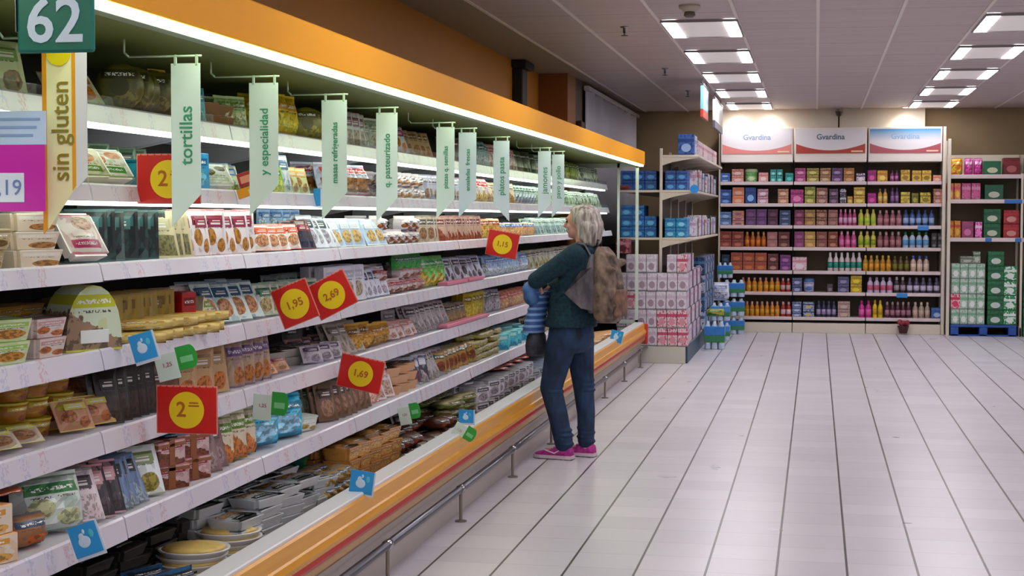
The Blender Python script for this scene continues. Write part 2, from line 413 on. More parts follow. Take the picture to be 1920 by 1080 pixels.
def rail_mat():
    m,nt,b=newmat('price_rail_with_tickets'); g=G(nt)
    vec,x,y,z=g.coord('Object')
    n=g.m('FRACT',g.m('MULTIPLY',y,9.3)); cell=g.m('FLOOR',g.m('MULTIPLY',y,9.3))
    wn=nt.nodes.new('ShaderNodeTexWhiteNoise'); wn.noise_dimensions='1D'; nt.links.new(cell,wn.inputs['W'])
    ink=g.noise(vec,90,2)
    zz=g.m('FRACT',g.m('MULTIPLY',z,1))
    pres=g.m('GREATER_THAN',wn.outputs['Value'],.35)
    inside=g.rng(n,.25,.7)
    f=g.m('MULTIPLY',g.m('MULTIPLY',pres,inside),g.m('GREATER_THAN',ink,.53))
    inkc=g.mix(g.m('GREATER_THAN',wn.outputs['Value'],.7),col('8a90c8'),col('c8506a'))
    c=g.mix(g.m('MULTIPLY',f,.33),col('d6d0dc'),inkc)
    nt.links.new(c,b.inputs['Base Color']); b.inputs['Roughness'].default_value=.25
    return m
RAILM=rail_mat()
TX={1:-2.12,2:-2.10,3:-2.07,4:-2.07,5:-2.07,6:-2.0}
TZ={1:(1.81,1.865),2:(1.575,1.625),3:(1.34,1.39),4:(1.078,1.135),5:(.826,.89),6:(.578,.64)}
rs=random.Random(3)
LEDM=mat('f0ffe8',.3,name='shelf_led',emit=4)
for T in TX:
    X=TX[T]; zb,zt=TZ[T]
    for k in range(12):
        ya=Y0+k*1.2+.004; yb=min(Y0+(k+1)*1.2,Y1-.04)-.004
        dz=rs.uniform(-.004,.004)
        bm=bmesh.new(); box(bm,-2.70,X-.01,ya,yb,zt-.03,zt-.005,.003)
        for yy in (ya+.02,yb-.045): prism(bm,[(-2.70,zt-.03),(-2.70,zt-.12),(X-.1,zt-.03)],yy,yy+.02)
        sh=cpart('shelf',bm,LILAC)
        bm=bmesh.new(); prism(bm,[(X-.018,zt-.004),(X-.006,zt+.004),(X,zt-.002),(X+.012,zb+dz*.5),(X+.004,zb),(X-.018,zb+.01)],ya,yb)
        obj('price_rail',bm,RAILM,sh)
        if T<=2:
            bm=bmesh.new(); box(bm,X-.05,X-.015,ya+.01,yb-.01,zb-.012,zb+.006,.002)
            obj('shelf_light',bm,LEDM,sh)
        if T==1 or T==2:
            bm=bmesh.new(); box(bm,X-.004,X,ya,yb,zt,zt+.03)
            obj('acrylic_lip',bm,GLASS,sh)
# pink highlighted ticket strips
for T,ya,yb,zo in ((4,8.9,9.45,.0),(4,9.5,9.95,0),(5,8.9,10.1,0)):
    X=TX[T]; zt=TZ[T][1]
    bm=bmesh.new(); box(bm,X-.05,X+.006,ya,yb,zt+.004,zt+.022,.002)
    tag(obj('ticket_strip',bm,mat('d87a94',.4)),{8.9:'pink',9.5:'shorter pink'}[ya]+' ticket strip lying along the edge of the %s shelf before the woman'%{4:'fourth',5:'fifth'}[T],'ticket strip')
# guard rail
gr=thing('guard_rail','low steel tube guard rail on short posts along the foot of the chilled case','guard rail',(-1.74,Y0,0))
bm=bmesh.new(); cyl(bm,(0,0,.165),(0,Y1-Y0+.35,.165),.019,n=14); obj('rail_tube',bm,mat('77777f',.3,.9,name='rail_steel'),gr,smooth=True)
pp=[2.2+1.4*k for k in range(11)]
for py in pp:
    y=py-Y0+.0
    bm=bmesh.new(); cyl(bm,(0,y,.0),(0,y,.15),.0085,n=10); lathe(bm,[(.03,0),(.03,.006),(.012,.01)],14,c=(0,y)); 
    obj('post',bm,mat('8d8276',.35,.7,name='post_steel'),gr)
    bm=bmesh.new(); cyl(bm,(0,y-.02,.165),(0,y+.02,.165),.023,n=14); obj('coupling',bm,CHROME,gr,smooth=True)
bm=bmesh.new(); box(bm,-.02,.03,Y1-Y0+.31,Y1-Y0+.37,0,.19,.006); obj('end_bracket',bm,DARK,gr)

# ------------------------------------------------------------ product meshes (front faces +x, base at z=0)
def sm(bm,it=1): pass
MEC={}
def product(mesh,dims,cols,near):
    """returns list of (part name, mesh, local matrix) for a product"""
    k=(mesh,dims,cols,near)
    if k in MEC: return MEC[k]
    w,t,h=dims; b,a,f=cols; P=printmat(b,a,f); parts=[]
    if mesh=='pack':
        bm=bmesh.new()
        # sealed flange with a bulging content pillow
        box(bm,-t*.5-.0015,-t*.5+.0015,-w/2,w/2,0,h,.001)
        n=5
        g=[[None]*(n+1) for _ in range(n+1)]
        for s in (1,-1):
            for i in range(n+1):
                for j in range(n+1):
                    u=i/n;v=j/n
                    d=(1-abs(2*u-1)**3)*(1-abs(2*v-1)**3)
                    g[i][j]=bm.verts.new((-t*.5+s*(t*.5*d**.7+.0016),(-.5+.07+.86*u)*w,(.05+.9*v)*h))
            for i in range(n):
                for j in range(n): bm.faces.new((g[i][j],g[i+1][j],g[i+1][j+1],g[i][j+1]))
        parts.append(('packet_body',mesh_of(bm,'packet_body',P,False)))
        if near:
            bm=bmesh.new(); box(bm,-.001,.0015,-w*.3,w*.3,h*.60,h*.80,.0006); box(bm,-.0005,.002,-w*.2,w*.2,h*.66,h*.7,0,1); box(bm,-.0005,.002,-w*.12,w*.2,h*.73,h*.75,0,1)
            parts.append(('label',mesh_of(bm,'label',[mat(a,.4),mat('dcd8d4',.5)])))
    elif mesh in('box','wrapbox'):
        bm=bmesh.new(); box(bm,-t,0,-w/2,w/2,0,h,.003,0,2)
        bm2=[e for e in bm.edges]; 
        parts.append(('carton_body',mesh_of(bm,'carton_body',P)))
        if near:
            bm=bmesh.new(); box(bm,-t*.8,-t*.2,-w*.42,w*.42,h,h+.0015,.0005); parts.append(('top_flap',mesh_of(bm,'top_flap',mat(b,.5))))
        if mesh=='wrapbox':
            bm=bmesh.new(); box(bm,-t-.002,.002,-w*.1,w*.1,-.0,h+.002,.001); box(bm,-t-.002,.002,-w/2-.002,w/2+.002,h*.75,h*.9,.001)
            parts.append(('band',mesh_of(bm,'band',mat(f,.5))))
    elif mesh in('tray','traybox'):
        bm=bmesh.new(); e=.008; q=.86
        lo=[(-t*.93,-w/2*q),(-t*.07,-w/2*q),(-t*.07,w/2*q),(-t*.93,w/2*q)]
        hi=[(-t,-w/2),(0,-w/2),(0,w/2),(-t,w/2)]
        V=[bm.verts.new((x,y,0)) for x,y in lo]+[bm.verts.new((x,y,h-.004)) for x,y in hi]+[bm.verts.new((x,y,h)) for x,y in hi]
        bm.faces.new(V[0:4][::-1])
        for r in (0,4):
            for i in range(4): bm.faces.new((V[r+i],V[r+(i+1)%4],V[r+4+(i+1)%4],V[r+4+i]))
        bm.faces.new(V[8:12])
        bmesh.ops.bevel(bm,geom=[e_ for e_ in bm.edges if abs(e_.verts[0].co.z-e_.verts[1].co.z)>.003],offset=.012,segments=2,affect='EDGES')
        body=P if mesh=='traybox' else mat(b if mesh=='tray' else f,.35,noise=.1,scale=20)
        parts.append(('tray_body',mesh_of(bm,'tray_body',body)))
        bm=bmesh.new()
        n=4; g=[[bm.verts.new((-t*(.04+.92*i/n),w*(-.47+.94*j/n),h+.001+.010*(1-abs(2*i/n-1)**2)*(1-abs(2*j/n-1)**2))) for j in range(n+1)] for i in range(n+1)]
        for i in range(n):
            for j in range(n): bm.faces.new((g[i][j],g[i+1][j],g[i+1][j+1],g[i][j+1]))
        bmesh.ops.solidify(bm,geom=bm.faces,thickness=.0015)
        parts.append(('film_lid',mesh_of(bm,'film_lid',printmat(b if mesh=='traybox' else f if False else b,a,f,1,.2),True)))
    elif mesh in('tub','cup'):
        bm=bmesh.new(); pw=4 if mesh=='tub' else 2
        loft(bm,[(-t/2,0,0,t*.40,w*.40),(-t/2,0,h*.1,t*.43,w*.43),(-t/2,0,h*.88,t*.485,w*.485)],20,0,pw)
        parts.append(('tub_body',mesh_of(bm,'tub_body',P,True)))
        bm=bmesh.new(); loft(bm,[(-t/2,0,h*.88,t*.5,w*.5),(-t/2,0,h*.96,t*.5,w*.5),(-t/2,0,h*.985,t*.44,w*.44)],20,0,pw)
        parts.append(('lid',mesh_of(bm,'lid',mat(a,.3),False)))
    elif mesh in('bag','net','roll','breadstick'):
        bm=bmesh.new(); n=8
        rr=random.Random(hash((w,t,h,b))&0xffff if False else int(w*1000+t*7000+h*300))
        for s in (1,-1):
            g=[[None]*(n+1) for _ in range(n+1)]
            for i in range(n+1):
                for j in range(n+1):
                    u=i/n;v=j/n
                    if mesh=='bag': d=(max(0,1-abs(2*u-1)**2.5))**.5*(max(0,1-abs(2*v-1)**3))**.6
                    else: d=(max(0,1-abs(2*u-1)**4))**.5*(max(0,1-abs(2*v-1)**2))**.5
                    j1=rr.uniform(-.1,.1)*t if 0<i<n and 0<j<n else 0
                    pin=1-.06*abs(2*v-1)**2 if mesh=='bag' else 1
                    g[i][j]=bm.verts.new((-t*.5+s*(t*.5*d)+j1,(u-.5)*w*pin,v*h))
            for i in range(n):
                for j in range(n): bm.faces.new((g[i][j],g[i+1][j],g[i+1][j+1],g[i][j+1]))
        bmesh.ops.remove_doubles(bm,verts=bm.verts,dist=.0008)
        nm={'bag':'bag_body','net':'packet_body','roll':'packet_body','breadstick':'packet_body'}[mesh]
        parts.append((nm,mesh_of(bm,nm,P,mesh!='bag')))
        if mesh=='bag' and near:
            bm=bmesh.new(); 
            for q in range(6): box(bm,-t*.5-.001-.0008*(q%2),-t*.5+.001+.0008*(q%2),-w*.47,w*.47,h-.003+q*.002,h-.001+q*.002)
            parts.append(('sealed_edge',mesh_of(bm,'sealed_edge',mat(b,.3))))
    elif mesh=='wedge':
        bm=bmesh.new()
        if w>.17:  # arched pack
            pts=[(-w/2,0),(w/2,0)]+[(w/2*math.cos(PI*i/12),h*math.sin(PI*i/12)**.75) for i in range(1,12)]
        else: pts=[(-w/2,0),(w/2,0),(w*.40,h*.3),(-w*.38,h)]
        prism(bm,[(p,q) for p,q in pts],-t,0,'x')
        parts.append(('pack_body',mesh_of(bm,'pack_body',P)))
        bm=bmesh.new(); box(bm,-.0005,.003,-w*.25,w*.25,h*.12,h*.32,.001); parts.append(('label',mesh_of(bm,'label',mat(a if w<.17 else 'e8ecea',.4))))
    elif mesh=='disc':
        bm=bmesh.new(); lathe(bm,[(h*.35,-t/2),(h*.5,-t*.3),(h*.5,t*.3),(h*.35,t/2)],20)
        bmesh.ops.rotate(bm,verts=bm.verts,cent=(0,0,0),matrix=Matrix.Rotation(PI/2,3,'Y')); bmesh.ops.translate(bm,verts=bm.verts,vec=(-t/2,0,h/2))
        parts.append(('packet_body',mesh_of(bm,'packet_body',P,True)))
        if near:
            bm=bmesh.new(); lathe(bm,[(h*.2,-.001),(h*.2,.001)],16); bmesh.ops.rotate(bm,verts=bm.verts,cent=(0,0,0),matrix=Matrix.Rotation(PI/2,3,'Y')); bmesh.ops.translate(bm,verts=bm.verts,vec=(.0005,0,h*.5))
            parts.append(('label',mesh_of(bm,'label',mat(a,.4))))
    elif mesh=='bowl':
        bm=bmesh.new(); lathe(bm,[(w*.3,0),(w*.42,h*.35),(w*.5,h*.8),(w*.5,h*.9),(w*.46,h*.88),(w*.4,h*.7)],28,c=(-w/2,0))
        parts.append(('bowl_body',mesh_of(bm,'bowl_body',mat(b,.25),True)))
        bm=bmesh.new(); lathe(bm,[(w*.45,h*.84),(w*.38,h*1.05),(w*.2,h*1.2),(w*.05,h*1.23)],24,c=(-w/2,0))
        parts.append(('food_filling',mesh_of(bm,'food_filling',mat(f,.4,noise=.35,scale=30),True)))
    MEC[k]=parts; return parts
def make(name,parts,label,cat,group):
    if len(parts)==1:
        o=link(name,parts[0][1]); return tag(o,label,cat,group)
    t=thing(name,label,cat,group=group)
    for pn,me in parts: link(pn,me,t)
    return t
ITEMS=[
(1, 3.881, 4.044, 'pack', 0.14, 1, 1, (0.13, 0.03, 0.17), 15, 8, ('b9cf9a', '4d8a45', '8a7a30'), 'food_packet', 'packet', 'pale green food packet at the left end of the top shelf', 0, 0),
(1, 4.05, 4.177, 'pack', 0.15, 1, 1, (0.14, 0.035, 0.16), 20, 12, ('cfd3b0', '7d9a55', '8c6a25'), 'food_packet', 'packet', 'cream packet with brown food window under the 62 sign', 0, 0),
(1, 4.511, 4.705, 'pack', 0.17, 2, 1, (0.16, 0.03, 0.13), 25, 35, ('d8dcc0', 'a8501a', 'd9861a'), 'ham_pizza_packet', 'packet', 'white packet showing orange filling just right of the sin gluten banner on the top shelf', 0, 0),
(1, 4.705, 5.106, 'disc', 0.075, 2, 1, (0.17, 0.022, 0.15), 70, 6, ('6b6425', '3e3a12', '8a7d3a'), 'tortilla_packet', 'packet', 'dark olive round tortilla packet standing in the top shelf row left of the tortillas banner', 0, 0),
(1, 5.088, 5.198, 'pack', 0.08, 1, 1, (0.08, 0.02, 0.17), 30, 8, ('d8c428', 'b8861a', 'e6d830'), 'tortilla_packet', 'packet', 'bright yellow packet peeping out behind the tortillas banner', 0, 0),
(1, 5.431, 5.518, 'pack', 0.07, 1, 1, (0.07, 0.03, 0.13), 25, 10, ('49b0c4', '2a7a98', '9fd8e0'), 'snack_packet', 'packet', 'cyan packet right of the tortillas banner on the top shelf', 0, 0),
(1, 5.523, 5.854, 'tray', 0.16, 2, 2, (0.15, 0.11, 0.045), 20, 25, ('8a5a25', '3f2a10', 'a8651f'), 'bread_tray', 'tray', 'brown bread tray in film on the top shelf between the first two pale green banners', 0, 0),
(1, 5.762, 5.96, 'bag', 0.11, 2, 1, (0.1, 0.05, 0.12), 20, 10, ('c8d8a8', '7a9a4a', 'd8dcb0'), 'salad_bag', 'bag', 'pale green and white bag beside the second pale green banner', 0, 0),
(1, 6.263, 6.61, 'bag', 0.13, 2, 1, (0.12, 0.07, 0.17), 20, 5, ('e8cc18', 'd09a10', 'f2e040'), 'yellow_snack_bag', 'bag', 'bright yellow bag with a white oval between the second and third banners', 0, 0),
(1, 6.61, 6.821, 'disc', 0.07, 2, 1, (0.15, 0.03, 0.14), 45, 8, ('8a8530', '5a521a', 'b0a848'), 'tortilla_packet', 'packet', 'olive packet standing left of the third pale green banner on the top shelf', 0, 0),
(1, 7.213, 7.632, 'pack', 0.11, 2, 1, (0.1, 0.02, 0.17), 20, 6, ('d8d4d8', '8a5a6a', 'b8a89a'), 'ready_meal_sleeve', 'packet', 'white upright sleeve right of the third banner on the top shelf', 0, 0),
(1, 7.632, 8.12, 'bag', 0.13, 2, 1, (0.12, 0.06, 0.15), 15, 6, ('d4d8d0', '9aa890', 'c8c0a8'), 'wrapped_bread_bag', 'bag', 'pale wrapped bag left of the q. pasteurizado banner on the top shelf', 0, 0),
(1, 8.142, 8.504, 'pack', 0.15, 1, 1, (0.14, 0.04, 0.18), 25, 22, ('e0dce0', 'a01a80', 'd8861a'), 'ready_meal_sleeve', 'packet', 'white sleeve with magenta and orange stripe on the top shelf', 0, 0),
(1, 8.528, 9.082, 'pack', 0.13, 2, 1, (0.12, 0.03, 0.16), 25, 20, ('c8a888', '8a5a35', 'b07a45'), 'cured_meat_packet', 'packet', 'tan and brown packet left of the fifth banner on the top shelf', 0, 0),
(1, 9.472, 9.928, 'pack', 0.11, 2, 1, (0.1, 0.02, 0.16), 20, 10, ('54404a', '8a2a45', '38303a'), 'cured_meat_packet', 'packet', 'dark red packet behind the fifth and sixth banners on the top shelf', 0, 0),
(1, 9.928, 10.695, 'bag', 0.12, 2, 1, (0.11, 0.04, 0.17), 20, 10, ('a8c4c8', '2a6a7a', 'd8dce0'), 'pasta_bag', 'bag', 'teal and white pouch left of the seventh banner on the top shelf', 0, 0),
(1, 10.695, 11.694, 'pack', 0.12, 2, 1, (0.11, 0.03, 0.17), 20, 14, ('e0ccd0', 'c04a60', 'c8a088'), 'cured_meat_packet', 'packet', 'pink and white packet around the seventh banner on the top shelf', 0, 0),
(1, 11.694, 12.557, 'pack', 0.12, 2, 1, (0.11, 0.03, 0.17), 20, 14, ('38452a', '20301a', '607038'), 'olive_packet', 'packet', 'dark green packet left of the last two banners on the top shelf', 0, 0),
(1, 12.557, 13.941, 'pack', 0.12, 2, 1, (0.11, 0.03, 0.17), 20, 14, ('c8ccd0', '5a6a7a', 'a89a80'), 'cheese_packet', 'packet', 'pale grey packet behind the last two banners on the top shelf', 0, 0),
(1, 13.941, 14.853, 'bag', 0.12, 2, 1, (0.11, 0.05, 0.17), 20, 10, ('8fa038', '54702a', 'c0c850'), 'salad_bag', 'bag', 'green salad bag right of the last banner on the top shelf', 0, 0),
(1, 14.853, 16.3, 'pack', 0.13, 2, 1, (0.12, 0.03, 0.16), 20, 16, ('b8bcb8', '40484a', '788068'), 'cheese_packet', 'packet', 'grey and white packet at the far right end of the top shelf', 0, 0),
(2, 3.839, 4.127, 'pack', 0.15, 2, 1, (0.14, 0.03, 0.14), 20, 12, ('9ab0a0', '4a6a58', '8a8a60'), 'food_packet', 'packet', 'grey green packet hidden behind the magenta price sign on the second shelf', 0, 0),
(2, 4.44, 4.603, 'tray', 0.15, 1, 1, (0.17, 0.12, 0.04), 30, 48, ('e8e0c8', '7aa048', 'dd8a20'), 'lasagna_tray', 'tray', 'slanting white tray with orange food left end of second shelf by the sin gluten banner', 0, 0),
(2, 4.603, 4.782, 'tray', 0.17, 1, 1, (0.17, 0.12, 0.04), 30, 48, ('eee8dc', '4f9a3a', 'e08a18'), 'lasagna_tray', 'tray', 'white tray with orange and green sleeve, left of the red 2 card on second shelf', 0, 0),
(2, 4.83, 5.361, 'pack', 0.11, 2, 1, (0.1, 0.025, 0.15), 30, 10, ('5a7a58', '24402c', '8aa078'), 'vegetable_packet', 'packet', 'dark green packet at the back of the second shelf left of the tortillas banner', 0.17, 0),
(2, 4.94, 5.099, 'tub', 0.12, 1, 1, (0.12, 0.12, 0.1), 0, 0, ('2f98a8', '1a6a80', '5ab8c0'), 'teal_tub', 'tub', 'teal tub above the red 2 card on the second shelf', 0, 0),
(2, 5.376, 5.489, 'box', 0.09, 1, 1, (0.08, 0.05, 0.13), 20, 5, ('3aa8d8', '1a70a8', '8ad0e8'), 'blue_carton', 'carton', 'bright blue carton just right of the tortillas banner on the second shelf', 0, 0),
(2, 5.499, 5.705, 'tray', 0.15, 1, 1, (0.14, 0.1, 0.035), 35, 50, ('eeeee8', 'c8d0b0', '7a7020'), 'cheese_tray', 'tray', 'white oval tray with olive window on the second shelf', 0, 0),
(2, 5.949, 6.262, 'pack', 0.13, 2, 1, (0.12, 0.03, 0.12), 25, 15, ('d4dcb0', '2f6ab0', 'a8b050'), 'cheese_packet', 'packet', 'pale yellow and blue packet behind the white oval tray on the second shelf', 0.14, 0),
(2, 6.162, 6.321, 'box', 0.1, 1, 1, (0.1, 0.05, 0.11), 20, 5, ('a8c030', '4a8a30', 'd0d860'), 'lime_carton', 'carton', 'lime green carton right of the second banner on the second shelf', 0, 0),
(2, 6.477, 6.652, 'pack', 0.09, 1, 1, (0.09, 0.03, 0.14), 20, 15, ('24485a', '1a2a38', '4a90a8'), 'fish_packet', 'packet', 'dark blue packet above the lime green carton', 0.1, 0),
(2, 6.335, 6.474, 'pack', 0.11, 1, 1, (0.1, 0.03, 0.17), 25, 14, ('d8dce0', '4a6a8a', 'b8c8d8'), 'ready_meal_sleeve', 'packet', 'tall white sleeve with dark edge left of the third banner on the second shelf', 0, 0),
(2, 6.46, 6.679, 'pack', 0.12, 2, 1, (0.12, 0.04, 0.12), 20, 15, ('c8cca0', 'd8a860', 'b88a45'), 'pasta_packet', 'packet', 'pale packet with beige pasta left of the third banner on the second shelf', 0, 0),
(2, 7.076, 7.655, 'bag', 0.2, 2, 1, (0.19, 0.09, 0.17), 25, 18, ('c8d0e0', 'b84a50', '9a6a35'), 'mussel_pouch', 'bag', 'white pouch with brown picture between the third and fourth banners', 0, 0),
(2, 8.065, 8.79, 'bag', 0.17, 2, 2, (0.16, 0.1, 0.07), 15, 15, ('ddd4d8', 'b8a8b8', 'c8945a'), 'filled_roll_bag', 'bag', 'clear bag of golden rolls between the fourth and fifth banners', 0, 0),
(2, 8.79, 9.836, 'pack', 0.12, 2, 1, (0.11, 0.03, 0.15), 20, 14, ('b8b8c8', '6a5a7a', 'a88a70'), 'cured_meat_packet', 'packet', 'lilac grey packet around the fifth banner on the second shelf', 0, 0),
(2, 9.996, 10.597, 'bag', 0.15, 2, 1, (0.14, 0.06, 0.16), 20, 8, ('e4dcdc', 'c83a48', 'd8b860'), 'pasta_bag', 'bag', 'white bag with red top and yellow pasta on the second shelf', 0, 0),
(2, 10.597, 11.524, 'pack', 0.13, 2, 1, (0.12, 0.04, 0.15), 20, 18, ('d8c8b0', '8a6a50', 'b89468'), 'cheese_packet', 'packet', 'beige leaning packet by the seventh banner on the second shelf', 0, 0),
(2, 11.524, 12.444, 'bag', 0.14, 2, 1, (0.13, 0.06, 0.14), 20, 8, ('c0ccd0', '2a6a58', '7a88a0'), 'mixed_salad_bag', 'bag', 'white bag with green and blue print left of the last two banners', 0, 0),
(2, 12.444, 14.551, 'pack', 0.13, 2, 1, (0.12, 0.03, 0.15), 20, 20, ('b8ccc0', '2a6038', '8aa078'), 'vegetable_packet', 'packet', 'green and white packet under the last two banners on the second shelf', 0, 0),
(2, 14.551, 16.3, 'pack', 0.13, 2, 1, (0.12, 0.03, 0.15), 20, 20, ('a8b8b0', '40584a', '70805a'), 'vegetable_packet', 'packet', 'grey green packet at the far right end of the second shelf', 0, 0),
(3, 3.709, 3.903, 'bowl', 0.22, 1, 1, (0.2, 0.2, 0.07), 0, 0, ('e8e8ea', 'c8ccd0', 'd8c8a0'), 'wrapped_bowl', 'bowl', 'white domed bowl at the left end of the third shelf', 0, 0),
(3, 3.815, 3.999, 'tub', 0.17, 2, 2, (0.16, 0.12, 0.055), 12, 0, ('c8b088', 'b8a880', '8a6a20'), 'salad_tub', 'tub', 'clear brown tub at the back left of the third shelf under the magenta sign', 0, 0),
(3, 4.008, 4.3, 'traybox', 0.2, 1, 3, (0.19, 0.12, 0.05), 12, 0, ('e0d0bc', 'e8e0d8', 'b8864a'), 'salad_tub', 'tub', 'clear rectangular tub stacked beneath the tip of the sin gluten banner', 0, 0),
(3, 4.334, 4.531, 'tray', 0.2, 1, 1, (0.14, 0.16, 0.045), 30, 50, ('e8dcd8', 'c01a70', 'd8b0a0'), 'ham_tray', 'tray', 'white tray with pink label leaning beside the clear tubs on the third shelf', 0, 0),
(3, 4.522, 5.151, 'pack', 0.08, 2, 1, (0.13, 0.02, 0.165), 58, 10, ('12262a', '3a6a6c', '1e4644'), 'vacuum_packet', 'packet', 'dark bottle green packet in the long upright row on the third shelf', 0.06, 0),
(3, 5.008, 5.194, 'pack', 0.06, 1, 1, (0.11, 0.012, 0.17), 45, 22, ('cabfa0', 'b8b090', '8a8458'), 'vacuum_packet', 'packet', 'beige packet leaning below the tortillas banner tip on the third shelf', 0, 0),
(3, 5.175, 5.943, 'pack', 0.13, 2, 1, (0.115, 0.02, 0.17), 18, 8, ('e4dce0', '8a1a40', 'c08a38'), 'breaded_food_packet', 'packet', 'white packet with maroon block and golden food on the third shelf', 0, 0),
(3, 5.943, 6.478, 'pack', 0.14, 2, 1, (0.13, 0.04, 0.11), 20, 20, ('ece6e0', 'e0603a', 'd8a078'), 'pizza_snack_packet', 'packet', 'white packet dotted with orange food right of the maroon labelled packets', 0, 0),
(3, 6.316, 6.81, 'pack', 0.12, 1, 2, (0.1, 0.03, 0.09), 20, 8, ('9ab8d8', '4a78b0', 'c8e0e8'), 'yogurt_packet', 'packet', 'pale blue small packet at the back of the third shelf below the second banner', 0.12, 0),
(3, 6.478, 6.656, 'pack', 0.11, 2, 1, (0.1, 0.03, 0.13), 20, 20, ('20263a', '8a1a30', '3a4058'), 'smoked_fish_packet', 'packet', 'navy packet with red flash below the third banner on the third shelf', 0, 0),
(3, 6.626, 6.983, 'pack', 0.09, 2, 1, (0.1, 0.015, 0.17), 25, 30, ('dde0ea', '28304a', 'b8b4c0'), 'smoked_fish_packet', 'packet', 'long white packet with navy back leaning on the third shelf', 0, 0),
(3, 6.983, 7.819, 'pack', 0.13, 2, 1, (0.125, 0.02, 0.14), 22, 24, ('b8cce4', 'e0e8f0', 'd8b878'), 'sliced_turkey_packet', 'packet', 'pale blue slanting packet left of the bread rolls on the third shelf', 0, 0),
(3, 7.747, 8.526, 'bag', 0.15, 2, 2, (0.15, 0.11, 0.07), 15, 5, ('e4dce0', 'd0c0c8', 'a8683a'), 'bread_roll_bag', 'bag', 'clear bag of brown rolls below the fourth banner on the third shelf', 0, 0),
(3, 8.551, 9.002, 'pack', 0.09, 2, 1, (0.09, 0.015, 0.15), 30, 8, ('c8b8a8', '585048', 'a8805a'), 'cured_meat_packet', 'packet', 'beige upright packet below the fifth banner on the third shelf', 0, 0),
(3, 9.002, 10.055, 'pack', 0.09, 2, 1, (0.09, 0.015, 0.15), 30, 8, ('c8a898', '7a3038', 'a85a38'), 'sausage_packet', 'packet', 'upright packet of red brown sausage left of the far red card', 0, 0),
(3, 10.055, 10.77, 'bag', 0.14, 2, 1, (0.13, 0.05, 0.13), 20, 8, ('c89a38', 'a84a1a', 'e0b850'), 'chorizo_bag', 'bag', 'ochre bag above the far red price card on the third shelf', 0, 0),
(3, 10.77, 12.166, 'bag', 0.14, 2, 1, (0.13, 0.05, 0.1), 20, 8, ('d8a868', '2a6ab0', 'e0b078'), 'sausage_bag', 'bag', 'orange tan bag right of the far red price card on the third shelf', 0, 0),
(3, 12.166, 16.3, 'pack', 0.13, 2, 1, (0.12, 0.03, 0.14), 20, 20, ('b8ccc8', '3a6a50', '8aa0a0'), 'vegetable_packet', 'packet', 'pale green packet on the third shelf beside the woman', 0, 0),
(4, 3.651, 4.075, 'traybox', 0.19, 1, 2, (0.18, 0.12, 0.06), 10, 0, ('e0e4c8', 'a8d068', 'd09a40'), 'quiche_tub', 'tub', 'tub with pale green printed lid at the left end of the fourth shelf', 0, 0),
(4, 4.081, 4.328, 'traybox', 0.2, 1, 2, (0.17, 0.12, 0.055), 10, 0, ('e4d8d0', 'd0a8a8', 'cc7a20'), 'quiche_tub', 'tub', 'tub with orange contents and pinkish side on the fourth shelf', 0, 0),
(4, 4.238, 4.5, 'tub', 0.16, 1, 3, (0.14, 0.11, 0.045), 10, 0, ('c8a838', 'a87a20', 'd8b048'), 'custard_tub', 'tub', 'golden stacked tub at the back of the fourth shelf', 0.17, 0),
(4, 4.294, 4.563, 'wedge', 0.28, 1, 1, (0.2, 0.12, 0.21), 30, 0, ('d8e4cc', 'c8cc40', 'a89078'), 'salad_bowl_pack', 'salad pack', 'big white and green arched salad pack on the fourth shelf', 0, 0),
(4, 4.635, 5.184, 'pack', 0.05, 2, 1, (0.12, 0.018, 0.15), 50, 6, ('b8a040', '8a7020', 'd8b850'), 'cheese_slice_packet', 'packet', 'yellow cheese slice packet standing in a row on the fourth shelf', 0.06, 0),
(4, 4.51, 4.867, 'disc', 0.07, 2, 1, (0.16, 0.03, 0.15), 50, 6, ('8a7a20', '6a5a18', 'b09a38'), 'cheese_slice_packet', 'packet', 'dark mustard round packet behind the arched salad pack', 0.14, 0),
(4, 4.605, 5.267, 'breadstick', 0.09, 1, 2, (0.3, 0.06, 0.035), 55, 0, ('e4cc80', 'c8a040', 'f0e0a8'), 'flatbread_packet', 'packet', 'long pale yellow flatbread packet lying slanted above the blue fruit card', 0, 0),
(4, 5.223, 5.634, 'pack', 0.12, 1, 1, (0.11, 0.02, 0.15), 20, 10, ('e8dcd8', '4a2a3a', 'c8a030'), 'pizza_packet', 'packet', 'white packet with small yellow picture at the back of the fourth shelf', 0.1, 0),
(4, 5.141, 5.257, 'box', 0.09, 1, 1, (0.08, 0.07, 0.14), 20, 0, ('b82028', '7a1018', 'c84a48'), 'red_carton', 'carton', 'red carton standing on the fourth shelf edge', 0, 0),
(4, 5.247, 5.471, 'wedge', 0.15, 2, 1, (0.12, 0.09, 0.12), 25, 0, ('e0dcc8', '8aa050', '5a8a30'), 'sandwich_pack', 'sandwich', 'triangular sandwich pack with green filling right of the red carton', 0, 0),
(4, 5.429, 5.97, 'pack', 0.13, 2, 1, (0.115, 0.025, 0.17), 25, 28, ('d8e8e4', '1a4a68', 'd09a68'), 'hummus_packet', 'packet', 'white oval fronted packet with blue edge leaning left of the crossed red cards', 0, 0),
(4, 5.97, 6.699, 'pack', 0.13, 2, 1, (0.12, 0.03, 0.13), 20, 14, ('d8dccc', '3a7a5a', 'c8b888'), 'hummus_packet', 'packet', 'green topped packet behind the crossed red cards', 0, 0),
(4, 6.47, 7.402, 'pack', 0.08, 1, 1, (0.1, 0.02, 0.15), 30, 5, ('7a8a88', '3a4a48', 'a0a8a0'), 'herb_packet', 'packet', 'grey upright packet at the back of the fourth shelf behind the crossed red cards', 0.14, 0),
